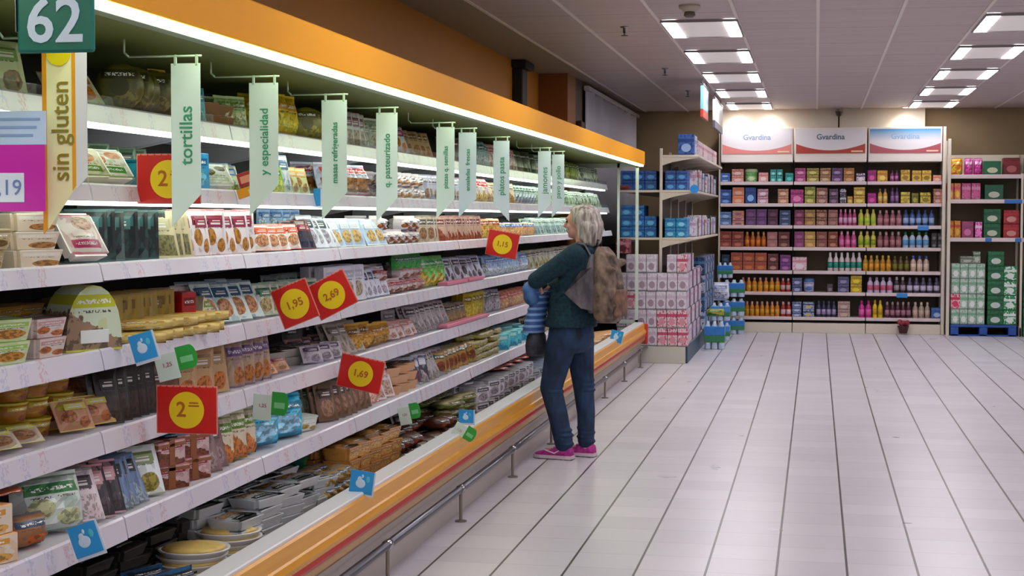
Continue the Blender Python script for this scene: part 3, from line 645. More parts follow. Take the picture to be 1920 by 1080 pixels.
(4, 6.817, 7.376, 'box', 0.14, 2, 1, (0.13, 0.05, 0.17), 18, 4, ('e8e8f0', 'c8c8d8', 'c8b8a0'), 'white_meal_carton', 'carton', 'tall white carton right of the crossed red cards', 0, 0),
(4, 7.376, 7.817, 'pack', 0.09, 2, 1, (0.1, 0.015, 0.15), 25, 24, ('dfe0ee', '2a3a68', 'b8b0c0'), 'smoked_fish_packet', 'packet', 'white packet with navy edge right of the tall white cartons', 0, 0),
(4, 7.685, 8.612, 'bag', 0.16, 2, 2, (0.15, 0.1, 0.07), 15, 5, ('e8dcdc', 'c04050', 'a86a48'), 'croquette_bag', 'bag', 'white bag with red dots and brown croquettes on the fourth shelf', 0, 0),
(4, 8.063, 8.49, 'bag', 0.12, 1, 1, (0.11, 0.05, 0.09), 20, 0, ('2a9a38', '1a6a60', '3ab048'), 'green_bag', 'bag', 'vivid green bag on top of the white croquette bags', 0.0, 0.12),
(4, 8.612, 9.153, 'bag', 0.2, 2, 1, (0.18, 0.07, 0.17), 22, 6, ('78c058', '2a9a48', 'd8c050'), 'lettuce_bag', 'bag', 'light green bag with yellow fruit right of the croquette bags', 0, 0),
(4, 9.153, 10.402, 'pack', 0.12, 2, 1, (0.115, 0.02, 0.16), 22, 26, ('c8ccdc', '1a2a4a', '584a58'), 'smoked_salmon_packet', 'packet', 'white and navy slanting packet below the far red price card', 0, 0),
(4, 10.402, 11.933, 'bag', 0.14, 2, 1, (0.13, 0.06, 0.13), 20, 8, ('b0c8e0', '5a8ac0', 'd8e0e8'), 'cheese_ball_bag', 'bag', 'pale blue bag on the fourth shelf left of the woman', 0, 0),
(4, 11.933, 16.3, 'pack', 0.13, 2, 1, (0.12, 0.03, 0.14), 20, 14, ('a8a890', '504a30', '8a8048'), 'ham_packet', 'packet', 'olive brown packet on the fourth shelf behind the woman', 0, 0),
(5, 3.644, 3.928, 'tray', 0.2, 1, 2, (0.17, 0.12, 0.04), 20, 10, ('8a4a38', '5a2018', 'a86048'), 'minced_meat_tray', 'tray', 'reddish brown meat tray at the left end of the fifth shelf', 0, 0),
(5, 4.106, 4.508, 'cup', 0.16, 2, 3, (0.13, 0.13, 0.075), 0, 0, ('b07a20', 'c8b838', '9a5a18'), 'dessert_cup', 'cup', 'amber cup in the tall stacks at the left of the fifth shelf', 0.09, 0),
(5, 3.871, 4.141, 'pack', 0.17, 1, 1, (0.15, 0.04, 0.06), 20, 45, ('c8b8a8', 'c8c858', 'a87a48'), 'nut_packet', 'packet', 'clear packet lying in front of the amber cups', 0, 0),
(5, 4.323, 4.622, 'pack', 0.15, 2, 1, (0.14, 0.04, 0.1), 20, 25, ('c89878', 'c8c048', 'c07a40'), 'snack_roll_packet', 'packet', 'orange and yellow packet right of the amber cups on the fifth shelf', 0, 0),
(5, 4.65, 4.904, 'pack', 0.15, 1, 1, (0.14, 0.04, 0.09), 20, 30, ('a85a28', '6a2a18', 'c07038'), 'snack_roll_packet', 'packet', 'rust brown packet at the back right of the amber cups', 0.14, 0.06),
(5, 4.576, 4.901, 'pack', 0.07, 2, 1, (0.12, 0.012, 0.18), 35, 12, ('2a1c1a', '180e10', '50403a'), 'dark_chocolate_packet', 'packet', 'dark brown upright packet behind the red 2 card on the fifth shelf', 0, 0),
(5, 4.901, 5.104, 'pack', 0.11, 2, 1, (0.11, 0.02, 0.15), 25, 8, ('7a5548', '4a2a28', '9a6a50'), 'cured_meat_packet', 'packet', 'dull brown packet under the green flag card on the fifth shelf', 0, 0),
(5, 5.104, 5.586, 'pack', 0.15, 2, 1, (0.14, 0.03, 0.18), 22, 6, ('c8a880', 'a8865a', 'cc8440'), 'carrot_packet', 'packet', 'clear tan packet with orange food right of the green flag card', 0, 0),
(5, 5.652, 6.062, 'bag', 0.11, 2, 1, (0.1, 0.04, 0.19), 30, 4, ('c0a890', '7a5a88', 'c88440'), 'nut_bag', 'bag', 'tall bag with orange brown nuts in the middle of the fifth shelf', 0, 0),
(5, 6.322, 6.919, 'tray', 0.19, 1, 2, (0.17, 0.12, 0.035), 20, 12, ('a8a498', '4a4038', '6a6458'), 'pate_tray', 'tray', 'grey flat tray left of the 1,69 red card on the fifth shelf', 0.09, 0),
(5, 5.998, 6.329, 'pack', 0.15, 1, 1, (0.14, 0.04, 0.06), 20, 35, ('d8a880', 'b84a58', 'c89868'), 'cheese_packet', 'packet', 'small tan and pink packet in front of the grey trays', 0, 0),
(5, 6.765, 7.333, 'pack', 0.14, 1, 1, (0.13, 0.03, 0.1), 20, 25, ('c89a88', '5a2a4a', 'd8b0a0'), 'ham_packet', 'packet', 'pink packet at the back behind the grey trays', 0.12, 0),
(5, 6.619, 7.02, 'pack', 0.13, 1, 1, (0.12, 0.03, 0.08), 25, 20, ('c8c0c8', '4a2a5a', 'a8a0a8'), 'ham_packet', 'packet', 'pale packet with dark purple bar on the fifth shelf edge', 0, 0),
(5, 6.872, 7.622, 'pack', 0.09, 1, 1, (0.12, 0.012, 0.18), 35, 10, ('2a1c14', '180e0c', '483a30'), 'dark_chocolate_packet', 'packet', 'dark packet at the back under the crossed red cards', 0.18, 0),
(5, 7.02, 7.374, 'pack', 0.12, 2, 1, (0.11, 0.02, 0.17), 25, 28, ('b8aca0', '787068', '9a8a70'), 'cheese_packet', 'packet', 'long beige leaning packet above the 1,69 red card', 0, 0),
(5, 7.211, 7.584, 'bag', 0.16, 2, 1, (0.14, 0.08, 0.12), 20, 5, ('c89a28', '8a6018', 'e0b040'), 'potato_bag', 'bag', 'round golden bag right of the leaning beige packet on the fifth shelf', 0, 0),
(5, 7.584, 7.889, 'bag', 0.15, 2, 1, (0.13, 0.07, 0.1), 20, 5, ('d0a030', 'b88830', 'c8a050'), 'cheese_bag', 'bag', 'second round golden bag near the middle of the fifth shelf', 0, 0),
(5, 7.889, 8.452, 'pack', 0.16, 2, 1, (0.15, 0.04, 0.09), 25, 30, ('d8c8c8', 'c87a6a', 'd0a898'), 'ham_packet', 'packet', 'pale pink packet lying low on the fifth shelf under the croquettes', 0, 0),
(5, 8.262, 8.724, 'pack', 0.12, 1, 1, (0.12, 0.02, 0.14), 20, 6, ('b8b0b8', '8a8088', '98909a'), 'ham_packet', 'packet', 'lilac card packet at the back of the fifth shelf', 0.12, 0),
(5, 8.428, 9.209, 'pack', 0.12, 2, 1, (0.11, 0.02, 0.18), 25, 26, ('b8b0b0', '4a4448', '9a9294'), 'sliced_cheese_packet', 'packet', 'long grey white slanting packet on the fifth shelf below the lettuce bags', 0, 0),
(5, 9.209, 9.685, 'pack', 0.12, 2, 1, (0.12, 0.03, 0.12), 20, 14, ('9a8468', '2a2a38', 'b89a60'), 'meat_packet', 'packet', 'brown and navy packet below the navy slanting packets', 0, 0),
(5, 9.685, 10.107, 'box', 0.1, 2, 1, (0.1, 0.04, 0.17), 20, 2, ('c0b030', '8a7a18', 'd8cc60'), 'yellow_carton', 'carton', 'olive yellow upright carton on the fifth shelf near the woman', 0, 0),
(5, 10.107, 10.774, 'bag', 0.15, 2, 1, (0.14, 0.05, 0.15), 20, 8, ('a8a4a8', '686468', 'c0bcc0'), 'silver_bag', 'bag', 'silver grey bag right of the olive yellow cartons', 0, 0),
(5, 10.774, 12.173, 'bag', 0.14, 2, 1, (0.13, 0.05, 0.11), 20, 8, ('c8a070', 'c84a58', 'd8b890'), 'sausage_bag', 'bag', 'orange beige bag on the fifth shelf just left of the woman', 0, 0),
(5, 12.173, 16.3, 'pack', 0.13, 2, 1, (0.12, 0.03, 0.14), 20, 10, ('a89a80', '50402a', '8a7048'), 'ham_packet', 'packet', 'brown packet on the fifth shelf behind the woman', 0, 0),
(6, 3.516, 3.879, 'box', 0.27, 1, 2, (0.24, 0.12, 0.075), 12, 0, ('e4d8c8', 'd8a040', 'e0b060'), 'pastry_box', 'box', 'cream box with orange dots at the left end of the sixth shelf', 0, 0),
(6, 3.74, 3.895, 'net', 0.2, 1, 1, (0.17, 0.1, 0.05), 12, 0, ('c86a20', 'a84a10', 'd88030'), 'orange_fruit_packet', 'packet', 'orange packet lying on top of the cream boxes', 0, 0.17),
(6, 3.879, 4.037, 'net', 0.15, 2, 1, (0.14, 0.1, 0.09), 12, 0, ('a87850', '38506a', 'd87a30'), 'mixed_fruit_packet', 'packet', 'mixed dark and orange packet right of the cream boxes', 0, 0),
(6, 3.966, 4.247, 'bag', 0.25, 1, 1, (0.23, 0.1, 0.2), 22, 12, ('d8e0dc', '4a8a58', 'c8cca0'), 'lettuce_bag', 'bag', 'large white bag with green leaf picture on the sixth shelf', 0, 0),
(6, 4.233, 4.374, 'pack', 0.12, 2, 1, (0.11, 0.02, 0.19), 28, 24, ('e0d4d8', '4a4448', 'd8c8cc'), 'polka_dot_packet', 'packet', 'white packet with black dots standing on the sixth shelf', 0, 0),
(6, 4.338, 4.485, 'pack', 0.07, 2, 1, (0.12, 0.014, 0.19), 30, 26, ('38303a', 'c89aa0', '50404a'), 'dark_slice_packet', 'packet', 'black packet with pink edge on the sixth shelf', 0, 0),
(6, 4.463, 4.675, 'pack', 0.07, 2, 1, (0.12, 0.016, 0.2), 30, 26, ('708ab0', '1a2a3a', 'a8b8c8'), 'blue_grey_packet', 'packet', 'blue grey slanting packet on the sixth shelf', 0, 0),
(6, 4.65, 4.827, 'pack', 0.16, 1, 1, (0.15, 0.03, 0.21), 30, 22, ('e4e8ec', '7a8a50', 'a89a40'), 'muesli_packet', 'packet', 'tall white packet with olive pattern strip on the sixth shelf', 0, 0),
(6, 4.818, 5.199, 'wrapbox', 0.17, 1, 2, (0.15, 0.12, 0.08), 20, 0, ('d8c0c0', 'a83048', '8a5028'), 'gift_box', 'box', 'white box wrapped with a brown band under the red 2 card', 0, 0),
(6, 4.909, 5.167, 'box', 0.15, 1, 1, (0.13, 0.08, 0.05), 20, 0, ('24607a', '1a3048', '4a90a8'), 'blue_carton', 'carton', 'dark blue carton lying on top of the brown banded boxes', 0, 0.17),
(6, 5.189, 5.384, 'pack', 0.09, 2, 1, (0.11, 0.02, 0.17), 30, 22, ('8a6a6a', '503038', 'a89090'), 'cured_meat_packet', 'packet', 'mauve packet right of the brown banded boxes', 0, 0),
(6, 5.352, 5.734, 'bag', 0.12, 2, 1, (0.11, 0.05, 0.17), 25, 8, ('d8ccb8', '6a8a30', 'd88a40'), 'vegetable_bag', 'bag', 'bag of orange and green vegetables left of the cyan bag', 0, 0),
(6, 5.663, 6.217, 'bag', 0.33, 1, 1, (0.3, 0.12, 0.17), 20, 5, ('3ab8d8', '1a7a98', 'a8d8f0'), 'cyan_bag', 'bag', 'big crumpled cyan bag on the sixth shelf below the green flag', 0, 0),
(6, 6.128, 6.44, 'tub', 0.17, 1, 1, (0.15, 0.1, 0.06), 20, 8, ('e0e0d8', 'c8d0c8', 'c0a050'), 'spread_tub', 'tub', 'small white tub right of the cyan bag', 0, 0),
(6, 6.371, 7.141, 'pack', 0.09, 2, 1, (0.11, 0.03, 0.16), 28, 16, ('98a088', '404a38', 'c0c0a8'), 'mozzarella_packet', 'packet', 'grey green leaning packet above the small white tub', 0.12, 0),
(6, 6.623, 7.235, 'pack', 0.09, 2, 1, (0.11, 0.02, 0.17), 28, 18, ('7a5a40', '382418', 'a88068'), 'cured_ham_packet', 'packet', 'brown slanting packet left under the 1,69 red card', 0, 0),
(6, 7.126, 7.425, 'pack', 0.13, 2, 1, (0.12, 0.03, 0.13), 28, 18, ('dc9088', 'b02a30', 'f0c8b8'), 'pink_ham_packet', 'packet', 'salmon pink packet under the 1,69 red card', 0, 0),
(6, 7.425, 7.686, 'pack', 0.13, 2, 1, (0.12, 0.02, 0.17), 25, 20, ('e0d8e0', 'c89a90', 'd0b0a0'), 'white_slice_packet', 'packet', 'white slanting packet right below the 1,69 red card', 0, 0),
(6, 7.655, 8.123, 'tray', 0.17, 2, 3, (0.15, 0.12, 0.045), 18, 6, ('c89870', '5a3020', 'a06840'), 'meat_tray', 'tray', 'tan tray with brown meat stacked right of the 1,69 red card', 0, 0),
(6, 8.054, 8.409, 'pack', 0.13, 2, 1, (0.12, 0.03, 0.15), 25, 18, ('3a4058', 'c8c8d8', '803a50'), 'navy_slice_packet', 'packet', 'navy packet with purple print on the sixth shelf', 0, 0),
(6, 8.263, 8.93, 'pack', 0.12, 2, 1, (0.11, 0.02, 0.19), 25, 28, ('b0a8a8', '484044', '98908c'), 'sliced_cheese_packet', 'packet', 'long pale grey packet slanting in the right half of the sixth shelf', 0, 0),
(6, 8.701, 9.642, 'pack', 0.12, 2, 1, (0.12, 0.04, 0.13), 22, 12, ('b08838', '3a5038', '8a4a28'), 'olive_packet', 'packet', 'mustard and green packet on the sixth shelf below the olive yellow cartons', 0, 0),
(6, 9.563, 10.416, 'roll', 0.13, 2, 4, (0.16, 0.05, 0.04), 15, 0, ('a89848', '6a6028', 'c8bc78'), 'wrapped_roll', 'packet', 'olive gold wrapped roll piled on the sixth shelf', 0, 0),
(6, 10.416, 11.655, 'box', 0.19, 2, 1, (0.17, 0.09, 0.11), 18, 0, ('48c0d0', 'a8e0d8', '2aa0c0'), 'cyan_carton', 'carton', 'turquoise carton at the right end of the sixth shelf by the woman', 0, 0),
(6, 11.655, 15.92, 'pack', 0.13, 2, 1, (0.12, 0.03, 0.14), 20, 10, ('a89a80', '50402a', '8a7048'), 'ham_packet', 'packet', 'brown packet on the sixth shelf behind the woman', 0, 0),
(7, 3.376, 4.827, 'pack', 0.2, 2, 2, (0.18, 0.1, 0.04), 15, 10, ('2a6a98', '182838', 'd8dce0'), 'frozen_fish_packet', 'packet', 'blue and black flat packet at the near end of the bottom well', 0, 0),
(7, 4.416, 5.363, 'tray', 0.22, 1, 4, (0.19, 0.15, 0.035), 8, 0, ('3a3632', '28241f', '4a4038'), 'dark_meat_tray', 'tray', 'dark tray stacked at the back of the bottom well left of the round plates', 0.2, 0),
(7, 4.827, 5.476, 'bowl', 0.27, 1, 4, (0.24, 0.24, 0.04), 0, 0, ('e4e2e0', 'c8c4bc', 'd8b868'), 'round_food_plate', 'plate', 'round white plate of food stacked in the bottom well', 0, 0),
(7, 5.198, 6.269, 'tray', 0.2, 2, 5, (0.19, 0.14, 0.035), 12, 0, ('ccd0d4', '383e44', 'd8b080'), 'grey_food_tray', 'tray', 'grey tray stacked in the bottom well left of the blue fruit card', 0, 0),
(7, 6.502, 7.015, 'tub', 0.14, 1, 1, (0.13, 0.13, 0.07), 0, 0, ('3a9a58', '2a70b8', '60b870'), 'green_tub', 'tub', 'green and blue tub behind the grey trays', 0.2, 0.12),
(7, 6.158, 6.518, 'net', 0.1, 2, 3, (0.1, 0.1, 0.05), 10, 0, ('b89858', '3a5a80', 'd8c080'), 'nut_packet', 'packet', 'small tan packet stacked left of the blue fruit card in the well', 0, 0),
(7, 6.486, 7.31, 'traybox', 0.16, 2, 4, (0.15, 0.13, 0.055), 12, 0, ('c89a58', 'a87038', 'e0b878'), 'pie_box', 'box', 'golden brown pie box in the stacks right of the blue fruit card', 0, 0),
(7, 6.833, 7.44, 'cup', 0.15, 1, 3, (0.13, 0.13, 0.06), 0, 0, ('8a6a40', '5a3a20', 'a88050'), 'brown_pot', 'pot', 'brown round pot stacked at the back of the well behind the blue fruit card', 0.22, 0),
(7, 7.31, 8.57, 'net', 0.15, 3, 2, (0.14, 0.12, 0.06), 15, 6, ('6a3a28', '28201c', 'c86a50'), 'meat_parcel', 'packet', 'dark brown and red meat parcel left of the blue and green cards on the well', 0, 0),
(7, 8.114, 9.121, 'pack', 0.14, 1, 1, (0.12, 0.02, 0.17), 25, 25, ('a098a0', '383438', '787078'), 'grey_slice_packet', 'packet', 'grey slanting packet at the back of the bottom well', 0.18, 0),
(7, 8.489, 9.147, 'roll', 0.3, 2, 4, (0.26, 0.14, 0.045), 12, 0, ('b8b080', '5a5030', '8a9a50'), 'olive_brick_packet', 'packet', 'olive and cream block packet stacked beside the blue card on the well', 0, 0),
(7, 9.147, 10.913, 'box', 0.17, 2, 2, (0.16, 0.12, 0.1), 14, 0, ('d8d4dc', '3a3840', 'a89aa8'), 'newsprint_carton', 'carton', 'white carton with dark print in the bottom well left of the woman', 0, 0),
(7, 10.007, 11.423, 'net', 0.26, 1, 1, (0.24, 0.16, 0.05), 14, 0, ('d84838', 'e8dcd8', 'e8a040'), 'red_pizza_packet', 'packet', 'red and white packet lying on top of the dark printed cartons', 0.05, 0.21),
(7, 11.022, 13.915, 'box', 0.2, 1, 1, (0.18, 0.14, 0.12), 14, 0, ('c8d0dc', '5a6a88', 'a8b0c0'), 'white_carton', 'carton', 'white carton in the bottom well hidden behind the woman', 0, 0),
(7, 13.915, 15.234, 'roll', 0.5, 1, 1, (0.4, 0.16, 0.12), 20, 0, ('dcb078', 'c8985a', 'e8c490'), 'bread_loaf', 'bread', 'tan bread loaf in the bottom well right of the woman', 0, 0),
(7, 15.234, 16.3, 'pack', 0.25, 1, 1, (0.22, 0.16, 0.04), 10, 0, ('58606a', '2a3038', 'd8dce0'), 'grey_flat_packet', 'packet', 'grey flat packet at the far end of the bottom well', 0, 0),
]
BACK=[
(0, -1.273, -1.131, 0.121, 'box', 1, 2, '4a7ac0', '2a4a90', 'a0c0e8', 'pale blue cartons'),
(0, -1.116, -0.953, 0.177, 'box', 1, 2, 'd8a898', 'c86a60', 'e8d0c8', 'peach cartons'),
(0, -0.946, -0.769, 0.177, 'tubr', 1, 1, '90c078', '5a9848', 'c8e0b0', 'big light green tub'),
(0, -0.762, -0.628, 0.128, 'box', 1, 1, 'e0b0b0', 'd87878', 'f0d8d8', 'pale pink carton'),
(0, -0.607, -0.438, 0.17, 'box', 2, 2, '3aa8a0', '208880', 'a0e0e0', 'teal cartons in a block of four'),
(0, -0.41, -0.298, 0.121, 'box', 1, 1, '20a098', '107870', '60d0c8', 'small solid teal carton'),
(0, -0.284, -0.137, 0.184, 'box', 1, 2, 'b85890', '902060', 'e098c0', 'mauve pink cartons'),
(0, -0.13, 0.037, 0.184, 'box', 1, 2, 'b0a050', '7a6a20', 'd8d080', 'mustard cartons'),
(0, 0.044, 0.19, 0.184, 'box', 1, 2, 'b89068', '7a5030', 'd8b890', 'tan cartons'),
(0, 0.197, 0.343, 0.184, 'box', 1, 2, '70507a', '503060', 'a888b0', 'dusty purple cartons'),
(0, 0.35, 0.495, 0.184, 'box', 1, 2, 'b08048', 'a05a20', 'd8a870', 'orange brown cartons'),
(0, 0.516, 0.633, 0.113, 'box', 1, 1, 'e0ccd8', '504060', 'f0e0e8', 'white carton with dark purple mark'),
(0, 0.66, 0.777, 0.156, 'box', 1, 1, 'a82078', '882060', 'd860a8', 'magenta carton'),
(0, 0.784, 0.922, 0.149, 'box', 1, 1, 'd8a838', 'b87820', 'f0d070', 'golden yellow carton'),
(0, 0.949, 1.065, 0.149, 'bottle', 2, 1, '803068', '501848', 'b868a0', 'purple bottles'),
(0, 1.086, 1.209, 0.156, 'box', 1, 1, 'd8b048', 'a88020', '907020', 'yellow carton with dark ring'),
(0, 1.229, 1.481, 0.149, 'box', 2, 1, 'e0b848', 'b08828', '8a7028', 'yellow cartons with olive dots'),
(0, 1.495, 1.61, 0.085, 'box', 1, 1, 'e8a890', 'd87868', 'f0c8b0', 'low salmon carton'),
(1, -1.271, -1.114, 0.191, 'box', 1, 2, '3a68b0', '203a80', '7aa8e0', 'royal blue cartons'),
(1, -1.107, -0.944, 0.22, 'box', 1, 2, 'd89078', 'e0803a', 'e8b8a0', 'orange and peach cartons'),
(1, -0.937, -0.788, 0.22, 'box', 1, 1, '1a4a90', '103070', '88b8e8', 'dark blue carton with light disc'),
(1, -0.774, -0.626, 0.199, 'box', 1, 2, 'd8b0b8', 'a87088', 'f0d8e0', 'white pink cartons'),
(1, -0.506, -0.359, 0.199, 'box', 1, 2, 'c89878', 'a06a50', 'e8c0a8', 'light brown cartons standing alone'),
(1, -0.338, -0.162, 0.191, 'box', 1, 1, 'b84888', '8a1860', 'e080b8', 'deep pink carton'),
(1, -0.155, -0.009, 0.227, 'box', 1, 2, 'a8a048', '70801a', 'd0c870', 'lime olive cartons'),
(1, -0.002, 0.151, 0.213, 'box', 1, 2, 'a07868', '785048', 'c8a090', 'taupe cartons'),
(1, 0.165, 0.29, 0.199, 'box', 1, 2, '604860', '402840', '8a7088', 'dark plum cartons'),
(1, 0.304, 0.394, 0.199, 'box', 1, 2, '302830', 'c8c0d0', '585060', 'black over white cartons'),
(1, 0.401, 0.477, 0.099, 'box', 1, 1, 'c8a040', 'a07820', 'e0c068', 'little amber carton'),
(1, 0.484, 0.636, 0.22, 'box', 1, 2, 'd0b048', 'a07820', 'e8d070', 'bright yellow cartons stacked'),
(1, 0.664, 0.781, 0.142, 'box', 1, 1, 'a81880', '801060', 'd050a0', 'vivid magenta carton'),
(1, 0.794, 0.925, 0.199, 'bottle', 2, 1, 'c89838', '8a7868', 'e0c070', 'amber bottles with grey caps'),
(1, 0.959, 1.069, 0.213, 'bottle', 2, 1, '583868', '704080', '8a6098', 'violet bottles'),
(1, 1.089, 1.212, 0.156, 'box', 1, 1, 'd0b840', '807018', 'a89028', 'yellow carton with green smear'),
(1, 1.226, 1.321, 0.142, 'box', 1, 1, '787020', '505010', 'a09838', 'dark olive carton'),
(1, 1.335, 1.478, 0.149, 'box', 1, 1, 'c8b030', '807010', '807018', 'yellow olive spotted carton'),
(1, 1.505, 1.62, 0.199, 'box', 1, 2, 'b88070', '985a50', 'd8a898', 'brick pink cartons'),
(2, -1.269, -1.112, 0.184, 'box', 1, 2, '7090c0', '4a68a0', 'a8c0e0', 'washed blue cartons'),
(2, -1.105, -0.942, 0.199, 'box', 1, 3, 'c8a0a0', 'c87838', '8a5080', 'striped pink purple and orange cartons'),
(2, -0.927, -0.644, 0.22, 'box', 2, 2, '684070', '583060', '785080', 'wide purple cartons in a block'),
(2, -0.637, -0.496, 0.22, 'box', 1, 2, '502840', '401830', '684060', 'dark plum cartons'),
(2, -0.482, -0.328, 0.206, 'box', 1, 3, '405070', '283850', '7088b8', 'slate blue cartons'),
(2, -0.286, -0.153, 0.213, 'box', 1, 2, '803050', '682048', 'a05880', 'wine red cartons'),
(2, -0.153, -0.006, 0.213, 'box', 1, 2, 'a07840', '886030', 'b89050', 'khaki cartons'),
(2, 0.001, 0.147, 0.213, 'box', 1, 2, 'a07060', '6a3010', 'b88878', 'chestnut topped cartons'),
(2, 0.154, 0.286, 0.213, 'box', 1, 2, '986860', '805048', 'a87870', 'rose brown cartons'),
(2, 0.293, 0.529, 0.22, 'bottle', 4, 1, 'b04070', 'd890b8', 'e0a8c8', 'slim pink bottles'),
(2, 0.543, 0.784, 0.22, 'bottle', 3, 1, 'c8c050', 'b8b848', 'a8c838', 'lime yellow bottles'),
(2, 0.791, 1.113, 0.206, 'bottle', 4, 1, '985868', 'b89090', 'b07880', 'dusky pink bottles'),
(2, 1.12, 1.529, 0.213, 'bottle', 5, 1, '3a5890', '284880', '98b0d8', 'blue bottles in a row of five'),
(3, -1.267, -0.946, 0.213, 'box', 2, 2, '984838', '782820', 'b86858', 'brick red cartons'),
(3, -0.939, -0.649, 0.206, 'bottle', 4, 1, 'b86020', 'd89050', 'd87828', 'orange bottles'),
(3, -0.642, -0.501, 0.206, 'box', 1, 2, 'a86860', 'a07070', 'b88080', 'muted rose cartons'),
(3, -0.494, -0.339, 0.206, 'box', 1, 2, '6a3028', '501810', 'a07060', 'dark maroon cartons'),
(3, -0.283, -0.15, 0.213, 'box', 1, 2, '904070', '783060', 'a05888', 'raspberry cartons'),
(3, -0.15, -0.003, 0.213, 'box', 1, 2, 'c09850', 'a88040', 'd8b070', 'sand yellow cartons'),
(3, 0.004, 0.15, 0.213, 'box', 1, 2, '885040', '704038', 'a07060', 'cocoa cartons'),
(3, 0.157, 0.289, 0.213, 'box', 1, 2, '904820', '602810', 'b88070', 'copper cartons'),
(3, 0.296, 0.532, 0.22, 'bottle', 3, 1, 'c04880', 'd8a0b8', 'd870a8', 'pink bottles with pale caps'),
(3, 0.546, 0.787, 0.22, 'bottle', 3, 1, 'c8c048', 'd8d078', '88a020', 'yellow bottles with green band'),
(3, 0.794, 1.11, 0.213, 'bottle', 4, 1, '885058', 'b89898', 'a87078', 'brownish pink bottles'),
(3, 1.117, 1.465, 0.213, 'bottle', 4, 1, 'b8c8e0', '208048', '5a98c8', 'pale blue bottles with green caps'),
(3, 1.485, 1.641, 0.199, 'box', 2, 2, '181818', '302c30', '707070', 'black cartons with grey rings'),
(4, -1.243, -1.129, 0.213, 'box', 1, 2, '203050', '102038', '405880', 'navy cartons'),
(4, -1.122, -0.639, 0.241, 'box', 3, 2, 'a85840', 'a04028', 'c87838', 'rust cartons in three stacks'),
(4, -0.632, -0.484, 0.227, 'box', 1, 2, '683028', '502018', 'b88080', 'dark brown over pink cartons'),
(4, -0.47, -0.322, 0.213, 'box', 1, 2, '804080', '602868', 'a868a0', 'violet cartons'),
(4, -0.308, -0.112, 0.184, 'box', 1, 1, 'e0c8d0', 'd89098', 'f0e0e8', 'broad white and pink carton'),
(4, 0.153, 0.604, 0.248, 'bottle', 6, 1, 'd8c8c8', 'e8e8f0', '208878', 'white bottles with green collars'),
(4, 0.611, 0.983, 0.213, 'bottle', 5, 1, 'b08020', 'c8a030', 'd89828', 'gold bottles'),
(4, 0.99, 1.216, 0.206, 'bottle', 3, 1, '584018', '605020', '707020', 'dark olive bottles'),
(4, 1.223, 1.469, 0.213, 'bottle', 3, 1, 'c8a898', '3058a8', 'e0c8b8', 'beige bottles with blue tops'),
(5, -0.991, -0.46, 0.191, 'bottle', 7, 1, 'd08018', 'd89090', 'd8a028', 'orange bottles with pink caps'),
(5, -0.46, -0.32, 0.184, 'bottle', 2, 1, 'a82818', 'e0a0b8', 'c8a8a8', 'red bottles'),
(5, -0.306, -0.172, 0.191, 'box', 1, 2, '68709a', '303860', 'a8a8d0', 'blue violet cartons'),
(5, -0.158, -0.011, 0.184, 'tubr', 1, 1, '9898c8', 'd0c8d8', '4068a0', 'round blue and white tub'),
(5, 0.149, 0.233, 0.113, 'box', 1, 1, '504850', '383038', '787078', 'small charcoal carton'),
(5, 0.289, 0.441, 0.213, 'box', 1, 2, '605a80', '383858', '8a88a8', 'grey violet cartons'),
(5, 0.455, 0.608, 0.227, 'box', 1, 2, 'd0b028', 'a08018', 'e8d028', 'bright yellow cartons'),
(5, 0.67, 1.007, 0.206, 'bottle', 4, 1, 'c8b8d8', 'b898c0', 'c85878', 'white lilac bottles with red band'),
(5, 1.014, 1.172, 0.213, 'bottle', 2, 1, '383038', 'c8c0c8', 'a09098', 'dark bottles with white caps'),
(5, 1.179, 1.608, 0.206, 'bottle', 5, 1, '403858', '706888', 'c8c0d8', 'dark violet bottles'),
(6, -0.932, -0.464, 0.199, 'bottle', 7, 1, 'd08018', 'e0a090', 'd8a028', 'orange pink capped bottles'),
(6, -0.457, -0.31, 0.199, 'bottle', 2, 1, 'b02818', 'e090a8', 'e0c0c8', 'red bottles with pink caps'),
(6, -0.303, -0.176, 0.199, 'box', 1, 3, '8898c0', '304878', 'c0c8e0', 'blue and white striped cartons'),
(6, -0.162, -0.008, 0.199, 'box', 1, 2, '98a8c8', '283858', 'c8b070', 'blue cartons with cream top'),
(6, 0.013, 0.278, 0.213, 'bottle', 4, 1, '303858', '284068', 'a090b8', 'navy bottles'),
(6, 0.292, 0.459, 0.213, 'box', 1, 2, 'b09890', '907070', 'c8b0a0', 'beige cartons'),
(6, 0.563, 0.736, 0.227, 'bottle', 2, 1, 'c02888', 'b02070', 'e060a8', 'magenta bottles'),
(6, 0.743, 0.88, 0.234, 'bottle', 2, 1, 'e0c018', 'd8b020', 'c09818', 'shiny yellow bottles'),
(6, 0.901, 1.244, 0.213, 'bottle', 5, 1, '502038', 'b89098', 'a07080', 'dark red bottles'),
(6, 1.258, 1.49, 0.213, 'bottle', 3, 1, 'b09888', 'c0b0a0', 'c8b0a0', 'beige grey bottles'),
(6, 1.497, 1.647, 0.142, 'box', 1, 1, '3a6ab0', '2a5090', 'a0b8e0', 'blue carton in the right corner'),
]
